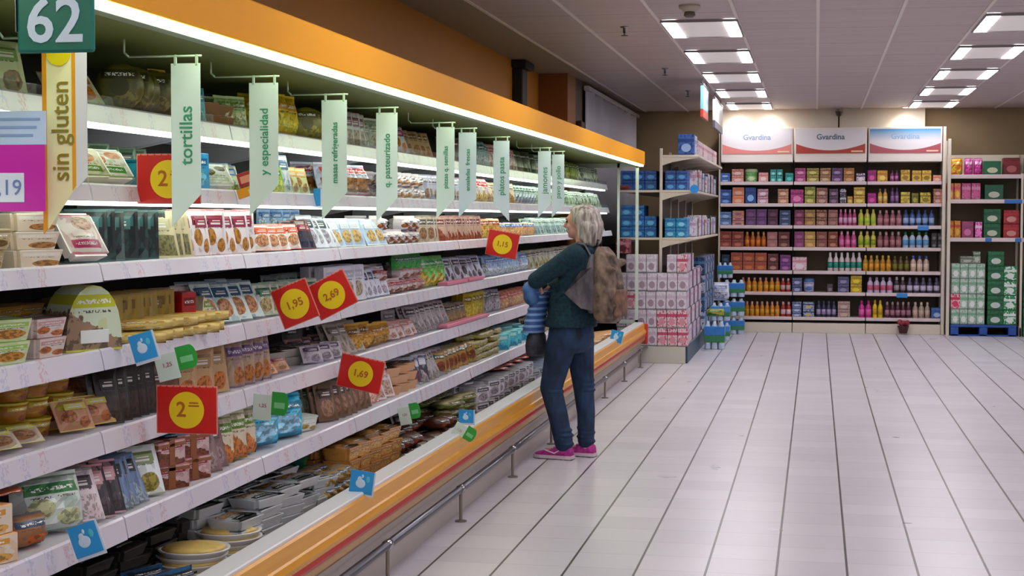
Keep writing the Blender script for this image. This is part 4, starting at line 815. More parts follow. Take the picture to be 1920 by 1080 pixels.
RIGHT=[
(1.701, 1.868, 2.093, 0.211, 'bag', 1, 1, 'e09020', 'e8c020', 'f0d850', 'orange and yellow bag'),
(1.882, 2.115, 2.092, 0.211, 'bag', 2, 1, 'c83098', 'e0b0d0', 'e060b0', 'magenta bag'),
(2.121, 2.347, 2.084, 0.183, 'box', 1, 1, '0f6038', '106040', 'c8c8a8', 'dark green pack'),
(2.367, 2.578, 2.084, 0.225, 'box', 1, 1, '681018', '7a1820', 'a85858', 'dark red pack with ring'),
(1.672, 1.846, 1.768, 0.218, 'box', 2, 1, 'd89838', 'd85068', 'e8c050', 'orange yellow carton'),
(1.853, 2.093, 1.768, 0.218, 'box', 2, 1, 'b84078', 'd088a8', 'c86090', 'rose pink carton'),
(2.139, 2.378, 1.768, 0.197, 'box', 1, 1, '0f5a38', '185040', 'c0c0b0', 'dark green pack'),
(1.678, 1.852, 1.304, 0.225, 'box', 2, 1, 'c89020', 'c04028', 'e0b040', 'mustard and red carton'),
(1.859, 2.012, 1.305, 0.218, 'box', 1, 1, 'a03868', '804060', 'c870a0', 'plum pink carton'),
(2.026, 2.119, 1.305, 0.211, 'box', 1, 1, 'd02898', 'e8d0e0', 'e878c0', 'magenta and white carton'),
(2.132, 2.352, 1.306, 0.19, 'box', 1, 2, '106038', '0a4830', 'c0c8b0', 'dark green pack'),
(2.378, 2.583, 1.307, 0.183, 'box', 1, 2, '901820', 'a82830', 'c88880', 'crimson pack'),
]
CARDS=[
('red', '2', -1.994, 4.733, 1.647, 0.206, 0.15, 0, -2.1, 'red price card with yellow circle half hidden behind the tortillas banner'),
('red', '2', -1.938, 4.73, 0.922, 0.196, 0.145, 0, -2.04, 'large red price card reading 2 in a yellow circle, lowest left'),
('red', '1,95', -1.967, 5.884, 1.195, 0.146, 0.15, 22, -2.04, 'left of the two crossed red price cards, reading 1,95'),
('red', '2,69', -1.954, 6.319, 1.209, 0.173, 0.145, 27, -2.04, 'right of the two crossed red price cards, reading 2,69'),
('red', '1,69', -1.944, 6.708, 0.846, 0.193, 0.14, -11, -2.04, 'red price card reading 1,69 below the crossed pair'),
('red', '1,15', -1.947, 9.933, 1.358, 0.195, 0.156, -10, -2.04, "farthest small red price card, left of the woman's elbow"),
('blue', '', -2.0, 4.542, 1.136, 0.077, 0.083, 17, -2.04, 'blue card with white fruit shape on the fourth shelf edge'),
('blue', '', -1.926, 3.987, 0.66, 0.083, 0.086, 20, -1.97, 'blue card with white fruit shape at the lower left, on the sixth shelf edge'),
('blue', '', -1.753, 6.058, 0.483, 0.095, 0.091, -8, -1.8, 'blue card with white fruit shape on the front lip beside the pie boxes'),
('blue', '', -1.762, 8.023, 0.503, 0.079, 0.068, 0, -1.8, 'small blue card directly above a green card on the front lip'),
('blue', '', -1.74, 14.186, 0.466, 0.107, 0.107, -12, -1.79, 'small blue card on the front lip right of the woman'),
('blue', '', -2.085, 6.536, 1.613, 0.03, 0.073, 0, -2.1, 'narrow blue card seen edge-on left of the third banner'),
('green', '', -1.966, 4.72, 1.072, 0.142, 0.096, 14, -2.04, 'white and green flag card hanging beside the blue fruit card on the fourth shelf edge'),
('green', '', -1.971, 5.61, 0.831, 0.136, 0.11, -4, -2.04, 'white and green flag card above the cyan bag'),
('green', '', -1.915, 7.451, 0.582, 0.112, 0.097, 12, -1.97, 'small white and green flag card below the 1,69 red card'),
('green', '', -1.723, 7.797, 0.448, 0.117, 0.092, -30, -1.78, 'small white and green flag card on the front lip'),
('orange', '', -2.035, 5.6, 1.65, 0.128, 0.106, 17, -2.1, 'card with dark red label and orange strip over the second banner'),
]
BANNERS=[(4.515, -1.892, 1.5, 'tortillas', 'pale green banner lettered tortillas, nearest after the yellow one'), (5.215, -1.903, 1.532, 'y especialidad', 'second pale green banner, behind the red and orange card'), (6.027, -1.902, 1.519, 'masas refrigeradas', 'third pale green banner, lettered masas refrigeradas'), (6.795, -1.896, 1.511, 'q. pasteurizado', 'fourth pale green banner, beside the magenta striped sleeve'), (7.918, -1.894, 1.522, 'pizzas q. semillas', 'fifth hanging banner from the near end'), (8.448, -1.897, 1.527, 'ensaladas  frescas', 'sixth hanging banner, close behind the fifth'), (9.394, -1.897, 1.505, 'platos pasta', 'seventh banner, its tip slanting the other way'), (10.918, -1.89, 1.527, 'jamones', 'eighth banner, left of the last one'), (11.514, -1.89, 1.527, 'pavo y pollo', 'last and farthest hanging banner')]

FX={1:-2.16,2:-2.14,3:-2.10,4:-2.10,5:-2.10,6:-2.03,7:-1.90}
FZ={1:1.861,2:1.621,3:1.386,4:1.131,5:.886,6:.636,7:.331}
rp=random.Random(11)
GAP={1:.194,2:.189,3:.189,4:.209,5:.192,6:.19,7:.235}
for (T,y0,y1,mesh,pitch,rows,stack,dims,yaw,tilt,cols,name,cat,label,off,lift) in ITEMS:
    n=max(1,int(round((y1-y0)/pitch)))
    step=(y1-y0)/n
    near=y0<8.2
    w,t,h=dims
    if mesh in('disc',) : pass
    mx=(GAP[T]-.014-lift-(t*math.sin(math.radians(tilt)) if stack==1 else 0))/stack
    if mesh in('tray','traybox'): mx-=.010/stack
    if mesh=='bowl' : mx=h
    if h>mx: h=mx
    w=min(w,pitch*1.25) if mesh!='disc' and yaw<40 else w
    dims=(w,t,round(h,3))
    parts=product(mesh,dims,cols,near)
    tot=n*rows*stack
    grp=(label if tot>1 else None)
    root=None
    th=math.radians(tilt)
    for i in range(n):
        for r in range(rows):
            for s in range(stack):
                sk=rp.random()
                if n>4 and root is not None and (sk<.07 or (s==stack-1 and stack>1 and sk<.25)): continue
                if root is None: root=make(name,parts,label,cat,grp); o=root
                else: o=copy_tree(root)
                dpt=(t+.012) if mesh not in('pack','disc','bag') else (t+.014)/max(.5,math.cos(th))
                ct=dims[1]
                jy=rp.uniform(-.006,.006); ja=rp.uniform(-8,8); jt=rp.uniform(-4,5) if stack==1 else 0
                x=FX[T]+.004-off-r*dpt-abs(rp.gauss(0,.006))-min(.034,w*.5*math.sin(math.radians(min(90,yaw+8))))*(0 if mesh in('bowl','disc','cup','wedge') else 1); y=y0+(i+.5)*step+jy
                z=FZ[T]+lift+s*(h+.001)+ (t*math.sin(th) if stack==1 and mesh not in('tray','traybox','tub','bowl') else 0)
                if mesh=='bowl': z=FZ[T]+lift+s*h*.55
                if stack>1: x-=s*h*math.sin(th)*.6; tt=th*.0
                else: tt=th+math.radians(jt) if tilt else 0
                if tt>0: z+= .0015
                o.location=(x,y,z)
                o.rotation_euler=(0,(tt if mesh in('tray','traybox','tub','bowl') else -tt),-math.radians(yaw+ (ja if mesh not in('disc',) else ja*.5)))
# ------------------------------------------------------------ banners
LG=mat('e0f2ea',.45,name='pale_green_card'); GT=mat('3f9a72',.5,name='green_ink'); ROD=mat('b8ccb4',.3,name='bracket_rod')
def banner(Y,xl,zb,body,label,flip=False,tint=None,ink=None):
    xr=-1.80; zt=1.985; w=xr-xl
    t=thing('hanging_banner',label,'banner',(xr,Y,zt),group=None)
    s=w*1.05
    pts=[(-w,zb-zt),(0,zb-zt+s),(0,0),(-w,0)] if not flip else [(0,zb-zt),(0,0),(-w,0),(-w,zb-zt+s)]
    bm=bmesh.new(); prism(bm,pts,0,.003); obj('banner_panel',bm,tint or LG,t)
    bm=bmesh.new(); tube(bm,[(-.24,.0015,.075),(-.24,.0015,.035),(-.225,.0015,.022),(.004,.0015,.022)],.0032); obj('rod_bracket',bm,ROD,t,smooth=True)
    for cx in (-w*.85,-w*.12):
        bm=bmesh.new(); box(bm,cx-.004,cx+.004,-.002,.005,-.006,.026,.001); obj('clip',bm,ROD,t)
    M=Matrix.Translation((-w*.47,-.0012,(zb-zt)*.44))@RX90@Matrix.Rotation(PI/2,4,'Z')
    n=len(body); size=min(w*.62,.30/(n*.52)*1.0)
    text(body,size,ink or GT,t,M,bold=.0006)
    return t
for i,(Y,xl,zb,tx,lab) in enumerate(BANNERS):
    banner(Y,xl,zb,tx,lab,flip=(i==6),tint=LG if i<5 else mat('dcebf6',.45,name='pale_blue_card'))
# yellow bordered banner
t=thing('hanging_banner','cream banner with orange borders lettered sin gluten under the 62 sign','banner',(-1.80,3.76,1.96))
bm=bmesh.new(); prism(bm,[(-.03,-.362),(0,-.33),(0,0),(-.03,0)],0,.003); obj('white_edge',bm,mat('dcdce0',.4),t)
bm=bmesh.new(); prism(bm,[(-.108,-.463),(-.030,-.355),(-.030,0),(-.108,0)],0,.003); obj('banner_panel',bm,mat('f0ebb4',.45,name='cream_card'),t)
OR=mat('e09a18',.45,name='orange_border')
for xa,xb,za,zb in ((-.120,-.108,-.475,-.459),(-.040,-.030,-.366,-.352)):
    bm=bmesh.new(); prism(bm,[(xa,za),(xb,zb),(xb,0),(xa,0)],-.001,.0035); obj('border_stripe',bm,OR,t)
bm=bmesh.new(); lathe(bm,[(.032,0),(.032,.002)],24); o=obj('sun_disc',bm,mat('f0dc10',.45,name='sun_yellow'),t,loc=(-.074,-.0015,-.02),rot=(PI/2,0,0))
bm=bmesh.new(); tube(bm,[(-.24,.0015,.10),(-.24,.0015,.04),(-.225,.0015,.02),(.004,.0015,.02)],.0032); obj('rod_bracket',bm,ROD,t,smooth=True)
text('sin gluten',.066,mat('8a7a20',.5,name='olive_ink'),t,Matrix.Translation((-.069,-.002,-.215))@RX90@Matrix.Rotation(PI/2,4,'Z'),bold=.0006)
# number sign 62
t=thing('number_sign','dark green square sign with a big white 62 at the upper left','sign',(-1.503,3.0,1.93))
bm=bmesh.new(); box(bm,-.083,.083,0,.012,-.072,.13,.006,0,2); obj('sign_panel',bm,mat('00685a',.4,name='dark_green_sign'),t)
text('62',.125,mat('c8dcf0',.4,name='white_ink'),t,Matrix.Translation((.0,-.0015,-.012))@RX90,bold=.002)
bm=bmesh.new(); box(bm,-.086,-.083,-.002,.014,-.03,.13,.001); tube(bm,[(-.075,.006,.13),(-.075,.006,.19),(-.24,.006,.19)],.005); obj('sign_arm',bm,STEEL,t)
# magenta price sign
t=thing('price_sign','magenta price sign with pale blue top and white price field at the left frame edge','price sign',(-1.94,3.7,1.62))
def rot_panel(name,x0,x1,z0,z1,m,y=0,th=.002):
    bm=bmesh.new(); box(bm,x0,x1,y,y+th,z0,z1,.0008); return obj(name,bm,m,t)
rot_panel('magenta_panel',-.20,.056,-.078,.088,mat('c010a0',.4,name='magenta_card'))
rot_panel('blue_panel',-.20,.060,.088,.172,mat('b8c8e8',.4,name='pale_blue_panel'))
rot_panel('price_field',-.2,.0,-.055,.018,mat('d8dcec',.4,name='white_field'),-.002)
text('1,19',.055,mat('6a7ab0',.4,name='blue_ink'),t,Matrix.Translation((-.052,-.003,-.02))@RX90)
for q,zz in enumerate((.148,.128,.108)):
    rot_panel('text_row',-.19,.045-.01*q,zz,zz+.007,mat('8098c8',.4,name='row_ink'),-.0015,.002)
bm=bmesh.new(); tube(bm,[(-.16,.004,-.03),(-.16,.004,-.03)],.003) if False else box(bm,-.20,-.17,.002,.008,-.05,.06); obj('holder_clip',bm,WHITE,t)
# price cards
def card(kind,body,cx,Y,cz,w,h,roll,X,label):
    t=thing('price_card',label,'price card',(cx,Y,cz),(0,-math.radians(roll) if True else 0,0))
    t.rotation_euler=(0,-math.radians(roll),0)
    hx,hz=w/2,h/2
    if kind=='red':
        bm=bmesh.new(); box(bm,-hx,hx,0,.0025,-hz,hz,.0008)
        for q in range(9):
            x=-hx+w*(q+.5)/9; prism(bm,[(x-.004,hz-.001),(x+.004,hz-.001),(x,hz+.005)],.0,.002)
        obj('card_panel',bm,REDM,t)
        r=min(w,h)*.40
        bm=bmesh.new(); lathe(bm,[(r,0),(r,.0015)],36); obj('yellow_disc',bm,YEL,t,loc=(0,-.0001,0),rot=(PI/2,0,0))
        n=len(body); text(body,r*(1.15 if n==1 else .72),ORANGE,t,Matrix.Translation((-r*.3 if n==1 else 0,-.0020,0))@RX90,bold=.001)
        if n==1:
            bm=bmesh.new(); box(bm,r*.12,r*.72,-.0025,-.0015,r*.2,r*.28); box(bm,r*.16,r*.68,-.0025,-.0015,r*.36,r*.44); obj('small_print',bm,ORANGE,t)
        bm=bmesh.new(); box(bm,-hx-.004,hx+.004,.0025,.004,-hz-.003,hz+.005,.0008); obj('clear_sleeve',bm,mat('e08a80',.2,name='pink_plastic_sleeve'),t)
    elif kind=='blue':
        bm=bmesh.new(); box(bm,-hx,hx,0,.0025,-hz,hz,.0008); obj('card_panel',bm,mat('2a98dc',.4,name='blue_card'),t)
        if w>.02 and w/h>.5:
            bm=bmesh.new(); s=min(w,h)
            ell(bm,(-.04*s,-.0005,-.06*s),(.22*s,.0015,.2*s),8); ell(bm,(-.1*s,-.0005,.12*s),(.1*s,.0015,.13*s),8); ell(bm,(.02*s,-.0005,.27*s),(.05*s,.0015,.08*s),8)
            obj('fruit_print',bm,mat('d0e6f8',.4,name='white_print'),t,smooth=True)
            bm=bmesh.new(); ell(bm,(.27*s,-.0005,.15*s),(.09*s,.0012,.14*s),8); obj('leaf_print',bm,mat('50c4dc',.4,name='cyan_print'),t,smooth=True)
        bm=bmesh.new(); box(bm,-hx,hx+.006,.0025,.004,-hz-.010,hz,.0008); obj('holder',bm,mat('d8e0ee',.3,name='clear_holder'),t)
    elif kind=='green':
        bm=bmesh.new(); box(bm,-hx,0.05*hx,0,.0025,-hz,hz*.75,.0008); obj('white_panel',bm,mat('d8e8dc',.4,name='white_green_card'),t)
        bm=bmesh.new(); c0=.72*hx
        arc=[(c0+.28*hx*math.sin(PI*q/12*1.0),hz*.22+hz*.78*math.cos(PI*q/12)) for q in range(13)]
        prism(bm,[(0.05*hx,-hz*.56),(0.05*hx,hz)]+arc,0,.0025)
        obj('green_flag',bm,mat('2a9a38',.4,name='green_card'),t)
        bm=bmesh.new(); box(bm,hx*.2,hx*.8,-.001,.0005,-hz*.1,hz*.3,.0005); obj('flag_print',bm,mat('7cc88c',.4,name='pale_green_print'),t)
        text('1,25',w*.14,mat('c05068',.5,name='red_ink'),t,Matrix.Translation((-hx*.45,-.0015,0))@RX90)
    else:
        bm=bmesh.new(); box(bm,-hx*.75,hx*.3,0,.0025,0,hz*.95,.0008); obj('red_label',bm,mat('a8201c',.4,name='dark_red_label'),t)
        bm=bmesh.new(); box(bm,-hx*.6,hx*.15,-.001,.0005,hz*.2,hz*.7,.0005); obj('label_print',bm,mat('e89070',.4,name='salmon_print'),t)
        bm=bmesh.new(); box(bm,-hx,hx*1.05,0,.0025,-hz*.75,-hz*.08,.002); obj('orange_strip',bm,mat('e89a18',.4,name='orange_card'),t)
        bm=bmesh.new(); box(bm,-hx*.3,hx*.6,-.001,.0005,-hz*.55,-hz*.3,.0005); obj('strip_print',bm,mat('f4d8a0',.4,name='cream_print'),t)
    # clip holding the card to the shelf rail
    d=cx-X
    a=math.radians(roll)
    v=Matrix.Rotation(a,3,'Y')@Vector((X-cx,.006,0))
    bm=bmesh.new(); tube(bm,[(0,.006,0),tuple(v)],.002); obj('clip_arm',bm,mat('c8c8d0',.3,name='clear_clip'),t)
for c in CARDS: card(*c)
# ------------------------------------------------------------ far shelving
YF=21.6
BZ=[2.005,1.716,1.425,1.135,.823,.54,.21]
sh=thing('display_shelving','tall cream supermarket shelving of three bays with illuminated headers on the back wall','shelving unit',(-1.265,YF,0))
def gpart(name,x0,x1,y0,y1,z0,z1,m,par=None,bev=.003):
    bm=bmesh.new(); box(bm,x0+1.265,x1+1.265,y0-YF,y1-YF,z0,z1,bev); return obj(name,bm,m,par or sh)
BX=[-1.265,-.298,.655,1.615]
BACKM=mat('5b4c3a',.6,name='brown_back_panel')
for k in range(3):
    xa,xb=BX[k],BX[k+1]
    gpart('back_panel',xa,xb,22.05,22.10,.1,2.3,BACKM)
    gpart('plinth',xa+.004,xb-.004,YF-.02,22.05,0,.13,CREAM)
    for j,z in enumerate(BZ):
        s=gpart('shelf',xa+.006,xb-.006,YF,22.05,z-.03,z-.004,CREAM)
        gpart('price_rail',xa+.006,xb-.006,YF-.014,YF,z-.042,z+.002,mat('d8c6c4',.35,name='pinkish_price_rail'),s)
    for xx in (xa+.012,xb-.012): gpart('upright',xx-.012,xx+.012,22.0,22.06,0,2.3,mat('2a2420',.5))
gpart('side_panel',1.615,1.655,YF-.05,22.1,0,2.715,CREAM)
gpart('side_panel',-1.285,-1.265,YF,22.1,0,2.715,CREAM)
def header(k,sky,band,tcol,word):
    xa,xb=BX[k]+.01,BX[k+1]-.01
    p=gpart('header_box',xa,xb,YF-.05,22.0,2.262,2.715,mat('e6dcd0',.4,name='header_enamel'),bev=.006)
    m,nt,b=newmat('header_print'); g=G(nt); vec,x,y,z=g.coord('Generated')
    d=g.m('ADD',z,g.m('MULTIPLY',g.m('POWER',g.m('SUBTRACT',x,.5),2),-1.1))
    c=g.mix(g.m('LESS_THAN',d,.13),col('e2dcdc'),col(band))
    c=g.mix(g.m('LESS_THAN',z,.0),c,col('eadfd4'))
    if sky: c=g.mix(g.m('MULTIPLY',g.m('GREATER_THAN',z,.5),g.m('MULTIPLY',g.m('SUBTRACT',z,.5),2.0)),c,col('2a88b8'))
    nt.links.new(c,b.inputs['Base Color']); b.inputs['Roughness'].default_value=.3
    bm=bmesh.new(); box(bm,xa+1.265+.02,xb+1.265-.02,-.056,-.050,2.375,2.69); obj('header_print',bm,m,sh)
    text(word,.10,mat(tcol,.5,name='logo_ink'),sh,Matrix.Translation(((xa+xb)/2+1.265,-.058,2.59))@RX90,bold=.002)
    bm=bmesh.new(); box(bm,xb+1.265-.2,xb+1.265-.05,-.058,-.0555,2.392,2.412); obj('small_print',bm,mat('e8c8a0',.5,name='small_print_ink'),sh)
header(0,False,'d88078','8aa0c0','Gvardina'); header(1,False,'a83a28','506a80','Gvardina'); header(2,True,'a85058','8aa8c8','Gvardina')
def bottle_parts(w,h,c,cap,lt,d=None):
    k=('B',round(w,3),round(h,3),c,cap,lt)
    if k in MEC: return MEC[k]
    r=w*.44
    bm=bmesh.new(); lathe(bm,[(r*.9,0),(r,h*.03),(r,h*.55),(r*.92,h*.66),(r*.45,h*.78),(r*.4,h*.82)],14); a1=mesh_of(bm,'bottle_body',mat(c,.3),True)
    bm=bmesh.new(); lathe(bm,[(r*.46,h*.80),(r*.48,h*.86),(r*.42,h*.99),(r*.2,h)],12); a2=mesh_of(bm,'cap',mat(cap,.35),True)
    bm=bmesh.new(); lathe(bm,[(r*1.02,h*.18),(r*1.02,h*.5)],14); a3=mesh_of(bm,'label',mat(lt,.4),True)
    MEC[k]=[('bottle_body',a1),('cap',a2),('label',a3)]; return MEC[k]
RN=['top','second','third','fourth','fifth','sixth','bottom']
def cartons(w,t,h,c,a,l):
    k=('K',round(w,3),round(h,3),c,a,l)
    if k in MEC: return MEC[k]
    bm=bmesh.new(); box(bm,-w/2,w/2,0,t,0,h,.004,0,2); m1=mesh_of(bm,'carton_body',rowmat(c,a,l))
    bm=bmesh.new(); box(bm,-w/2+.006,w/2-.006,.01,t-.01,h,h+.0012); m2=mesh_of(bm,'lid_flap',mat(c,.5))
    MEC[k]=[('carton_body',m1),('lid_flap',m2)]; return MEC[k]
def rtub(w,h,c,a,l):
    bm=bmesh.new(); lathe(bm,[(w*.40,0),(w*.44,h*.1),(w*.46,h*.75)],20,c=(0,w*.45)); m1=mesh_of(bm,'tub_body',rowmat(c,a,l),True)
    bm=bmesh.new(); lathe(bm,[(w*.48,h*.75),(w*.48,h*.88),(w*.40,h)],20,c=(0,w*.45)); m2=mesh_of(bm,'lid',mat(l,.4),True)
    return [('tub_body',m1),('lid',m2)]
rb=random.Random(5)
for (row,xa,xb,h,kind,n,st,c,a,l,desc) in BACK:
    x_mid=(xa+xb)/2; bay='left' if x_mid<BX[1] else ('middle' if x_mid<BX[2] else 'right')
    desc=desc.replace('cartons','carton').replace('bottles','bottle')
    lab='%s, %s shelf, %s bay of far shelving'%(desc,RN[row],bay)
    tot=n*st
    step=(xb-xa)/n; z=BZ[row]-.003; root=None
    grp=(desc+' on the '+RN[row]+' far shelf') if tot>1 else None
    nm={'box':'carton','bottle':'bottle','tubr':'tub'}[kind]
    for i in range(n):
        for s in range(st):
            if root is None:
                if kind=='box': P=cartons(step-.008,.16,h/st-.002,c,a,l)
                elif kind=='bottle': P=bottle_parts(step,h,c,a,l)
                else: P=rtub(step,h,c,a,l)
                root=make(nm,P,lab,nm,grp); o=root
            else: o=copy_tree(root)
            o.location=(xa+(i+.5)*step,YF+.03+(step*.5 if kind=='bottle' else 0)+rb.uniform(0,.012),z+s*h/st)
t=thing('flower_basket','small red basket of dark red bunches hung before the far shelving plinth','basket',(1.135,YF-.12,.02))
bm=bmesh.new(); lathe(bm,[(.05,0),(.075,.10)],14); obj('basket_body',bm,mat('401818',.6),t)
bm=bmesh.new()
for q in range(10): ell(bm,(rb.uniform(-.06,.06),rb.uniform(-.04,.04),.11+rb.uniform(0,.05)),(.03,.03,.03),6)
obj('red_bunch',bm,mat('902838',.5,noise=.3,scale=30),t,smooth=True)
for x,z,n_ in ((.66+.72,1.14+.27,'third'),(1.12,.525,'sixth')):
    bm=bmesh.new(); box(bm,x-.07,x+.07,YF-.024,YF-.016,z-.045,z+.015,.003); tag(obj('shelf_ticket',bm,mat('2a80c8',.4)),'bright blue shelf ticket on the %s shelf edge of the right bay'%n_,'shelf ticket')

# ------------------------------------------------------------ right shelving with pallet
s2=thing('display_shelving','lower cream shelving with a blue pallet in its bottom opening, right of the header shelving','shelving unit',(1.70,21.5,0))
def rpart(name,x0,x1,y0,y1,z0,z1,m,par=None,bev=.003):
    bm=bmesh.new(); box(bm,x0-1.70,x1-1.70,y0-21.5,y1-21.5,z0,z1,bev); return obj(name,bm,m,par or s2)
for k,(xa,xb) in enumerate(((1.70,2.60),(2.60,3.55))):
    rpart('back_panel',xa,xb,22.0,22.05,.1,2.36,mat('6e6048',.6,name='shelf_back_brown'))
    rpart('top_board',xa,xb,21.98,22.0,2.09,2.36,CREAM)
    for z in (2.085,1.765,1.27):
        q=rpart('shelf',xa+.01,xb-.01,21.46,22.0,z-.035,z-.004,CREAM)
        rpart('price_rail',xa+.01,xb-.01,21.447,21.46,z-.048,z+.004,mat('d8c6c4',.35,name='pinkish_price_rail'),q)
for xx in (1.69,2.60,3.55): rpart('upright',xx-.015,xx+.015,21.95,22.02,0,2.55 if xx<2 else 2.36,CREAM); rpart('foot',xx-.015,xx+.015,21.44,22.0,0,.12,CREAM)
for xx in (1.69,): rpart('end_post',xx-.02,xx+.02,21.42,21.46,0,2.55,CREAM)
for xx in (2.60,): rpart('end_post',xx-.014,xx+.014,21.44,21.46,0,2.1,CREAM)
w=['top','middle','lowest']
for (xa,xb,z,h,kind,n,st,c,a,l,desc) in RIGHT:
    row=0 if z>2.0 else (1 if z>1.6 else 2); zz=(2.085,1.765,1.27)[row]-.003
    lab='%s on the %s shelf above the blue pallet'%(desc,w[row])
    if 'dark green' in desc: lab='dark green pack on the %s shelf of the right-hand shelving'%w[row]
    step=(xb-xa)/n; tot=n*st; root=None; nm='packet' if kind=='bag' else 'carton'
    for i in range(n):
        for s in range(st):
            if root is None:
                if kind=='bag':
                    P=product('bag',(step*.95,.10,h),(c,a,l),True)
                else: P=cartons(step-.008,.2,h-.002,c,a,l)
                root=make(nm,P,lab,nm,desc+' on the '+w[row]+' right shelf' if tot>1 else None); o=root
            else: o=copy_tree(root)
            o.location=(xa+(i+.5)*step,21.52,zz+s*h)
            if kind=='bag': o.rotation_euler=(0,0,-PI/2)
for i in range(2):
    pass
for x,z,g_ in ((2.08,1.745,'middle'),(2.15,1.25,'lowest'),(2.52,1.25,'lowest')):
    bm=bmesh.new(); wd=.22 if z>1.5 else .08; box(bm,x-.0+.3*(z>1.5),x+wd+.3*(z>1.5),21.436,21.444,z-.03,z+.02,.003)
    tag(obj('shelf_ticket',bm,mat('2a6ab8',.4)),{2.08:'long blue ticket on the middle shelf edge of the right-hand shelving',2.15:'blue ticket under the dark green packs on the right-hand shelving',2.52:'blue ticket under the crimson packs on the right-hand shelving'}[x],'shelf ticket')
for z_ in (2.085,1.765,1.27):
    for q in range(2):
        o=make('carton',cartons(.24,.2,.22,'0f6038','106040','c8c8a8'),'dark green pack on the shelf bay cut off by the right frame edge','carton','dark green packs in the cut off bay'); o.location=(2.76+q*.26,21.52,z_-.003)
# pallet
t=thing('pallet','blue plastic pallet on the floor under stacked milk cartons','pallet',(2.14,21.42,0))
PB=mat('1c4a98',.45,name='blue_plastic')
bm=bmesh.new(); box(bm,-.41,.41,0,.55,.115,.145,.004); obj('deck',bm,PB,t)
for bx in (-.36,0,.36):
    bm=bmesh.new(); box(bm,bx-.05,bx+.05,0,.55,.0,.115,.004); obj('runner',bm,PB,t)
bm=bmesh.new(); box(bm,-.41,.41,0,.02,0,.02); obj('bottom_board',bm,PB,t)
GW=rowmat('b8c8b8','7aa888','dfe6dc')
def crate(x,z,wd,h,c,a,l,nm,lab,cat,grp,y=21.46):
    o=make(nm,cartons(wd,.22,h,c,a,l),lab,cat,grp); o.location=(x,y,z); return o
for j in range(4):
    for i in range(4):
        if j==1 and i==0: continue
        crate(1.79+i*.105,.146+j*.198,.10,.196,'b8c8b8','78a888','e0e8e0','milk_carton','white and green milk carton in the left block on the blue pallet','milk carton','milk cartons on the pallet')
crate(1.79,.146+.198,.115,.2,'e0b0b8','c02850','d83060','milk_carton','white carton with crimson print among the green and white milk cartons','milk carton',None)
crate(1.93,.146+.794,.17,.09,'808878','506050','a8b0a0','carton','flat grey green pack on top of the milk cartons, left','carton',None)
crate(2.05,.146+.794,.09,.15,'98a898','506850','b8c0b0','carton','upright grey green pack on top of the milk cartons','carton',None)
for j in range(5): crate(2.29,.146+j*.19,.2,.188,'0f6a3c','0a4a2c','c8d0c8','milk_pack','dark green shrink-wrapped milk pack in the taller column on the blue pallet','milk pack','dark green packs in the taller column on the pallet')
for j in range(4): crate(2.47,.146+j*.19,.155,.188,'18884a','e0e8e4','e0e8e0','milk_pack','bright green and white milk pack in the right column on the blue pallet','milk pack','green packs in the right column on the pallet')
for j in range(4): crate(2.76,.0+.002+j*.22,.25,.218,'0f6a3c','0a4a2c','c8d0c8','milk_pack','dark green milk pack at the right frame edge beyond the pallet','milk pack','dark green packs at the right frame edge')

# ------------------------------------------------------------ carton gondola behind the chilled case
t=thing('double_sided_shelving','cream double-sided shelving full of blue and white cartons past the end of the chilled case','shelving unit',(-1.62,17.0,0))
def tpart(name,x0,x1,y0,y1,z0,z1,m,par=None,bev=.003):
    bm=bmesh.new(); box(bm,x0+1.62,x1+1.62,y0-17,y1-17,z0,z1,bev); return obj(name,bm,m,par or t)
tpart('plinth',-2.05,-1.33,16.74,21.3,0,.175,mat('c4c0b4',.5,name='plinth_cream'))
tpart('corner_guard',-1.345,-1.31,16.78,21.3,.0,.17,mat('143a52',.4,name='dark_blue_guard'))
for yy in (17.0,17.02+1.06,19.1,20.2,21.27):
    tpart('upright',-1.635,-1.605,yy,yy+.03,.17,2.26,CREAM)
tpart('centre_panel',-1.624,-1.616,17.05,21.25,.3,2.15,mat('4a4036',.6,name='brown_panel'))
for k in range(4):
    ya=17.01+k*1.07; yb=ya+1.06
    for z,xo in ((2.19,-1.22),(1.82,-1.27),(1.315,-1.27)):
        bm=bmesh.new(); box(bm,.015,xo+1.62,ya-17,yb-17,z-.025,z,.003)
        for yy in (ya-17,yb-17-.015): prism(bm,[(.015,z-.025),(.015,z-.11),(.12,z-.075),(xo+1.6,z-.03)],yy,yy+.012)
        obj('shelf',bm,CREAM,t)
    for z in (1.82,1.315):
        bm=bmesh.new(); box(bm,-.44,-.015,ya-17,yb-17,z-.025,z,.003); obj('shelf',bm,CREAM,t)
def tc(x,y,z,wd,d,h,cols_,nm,lab,cat,grp):
    k=('T',wd,d,h,cols_)
    if k not in MEC:
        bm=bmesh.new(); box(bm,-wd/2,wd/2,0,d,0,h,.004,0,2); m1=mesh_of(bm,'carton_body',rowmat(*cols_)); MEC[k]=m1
    o=link(nm,MEC[k],None,(x,y,z+.0005)); tag(o,lab,cat,grp); return o
BL1=('2a68b8','1a3f88','60b0e8'); BL2=('2a80c8','1a5098','70c8f0'); BL3=('2a9ad0','1a68a8','90d8f0')
for r_ in range(2):
    for i,x in enumerate((-2.0,-1.87,-1.74)):
        for s in range(2): tc(x,17.12+r_*.22,1.82+s*.105,.125,.2,.103,BL1,'blue_carton','royal blue carton on the upper left shelf past the chilled case','carton','royal blue cartons on the upper shelf')
    for i,x in enumerate((-1.53,-1.41)):
        for s in range(2): tc(x,17.12+r_*.22,1.82+s*.105,.115,.2,.103,BL1,'blue_carton','royal blue carton on the upper shelf right of the cream upright','carton','royal blue cartons right of the upright')
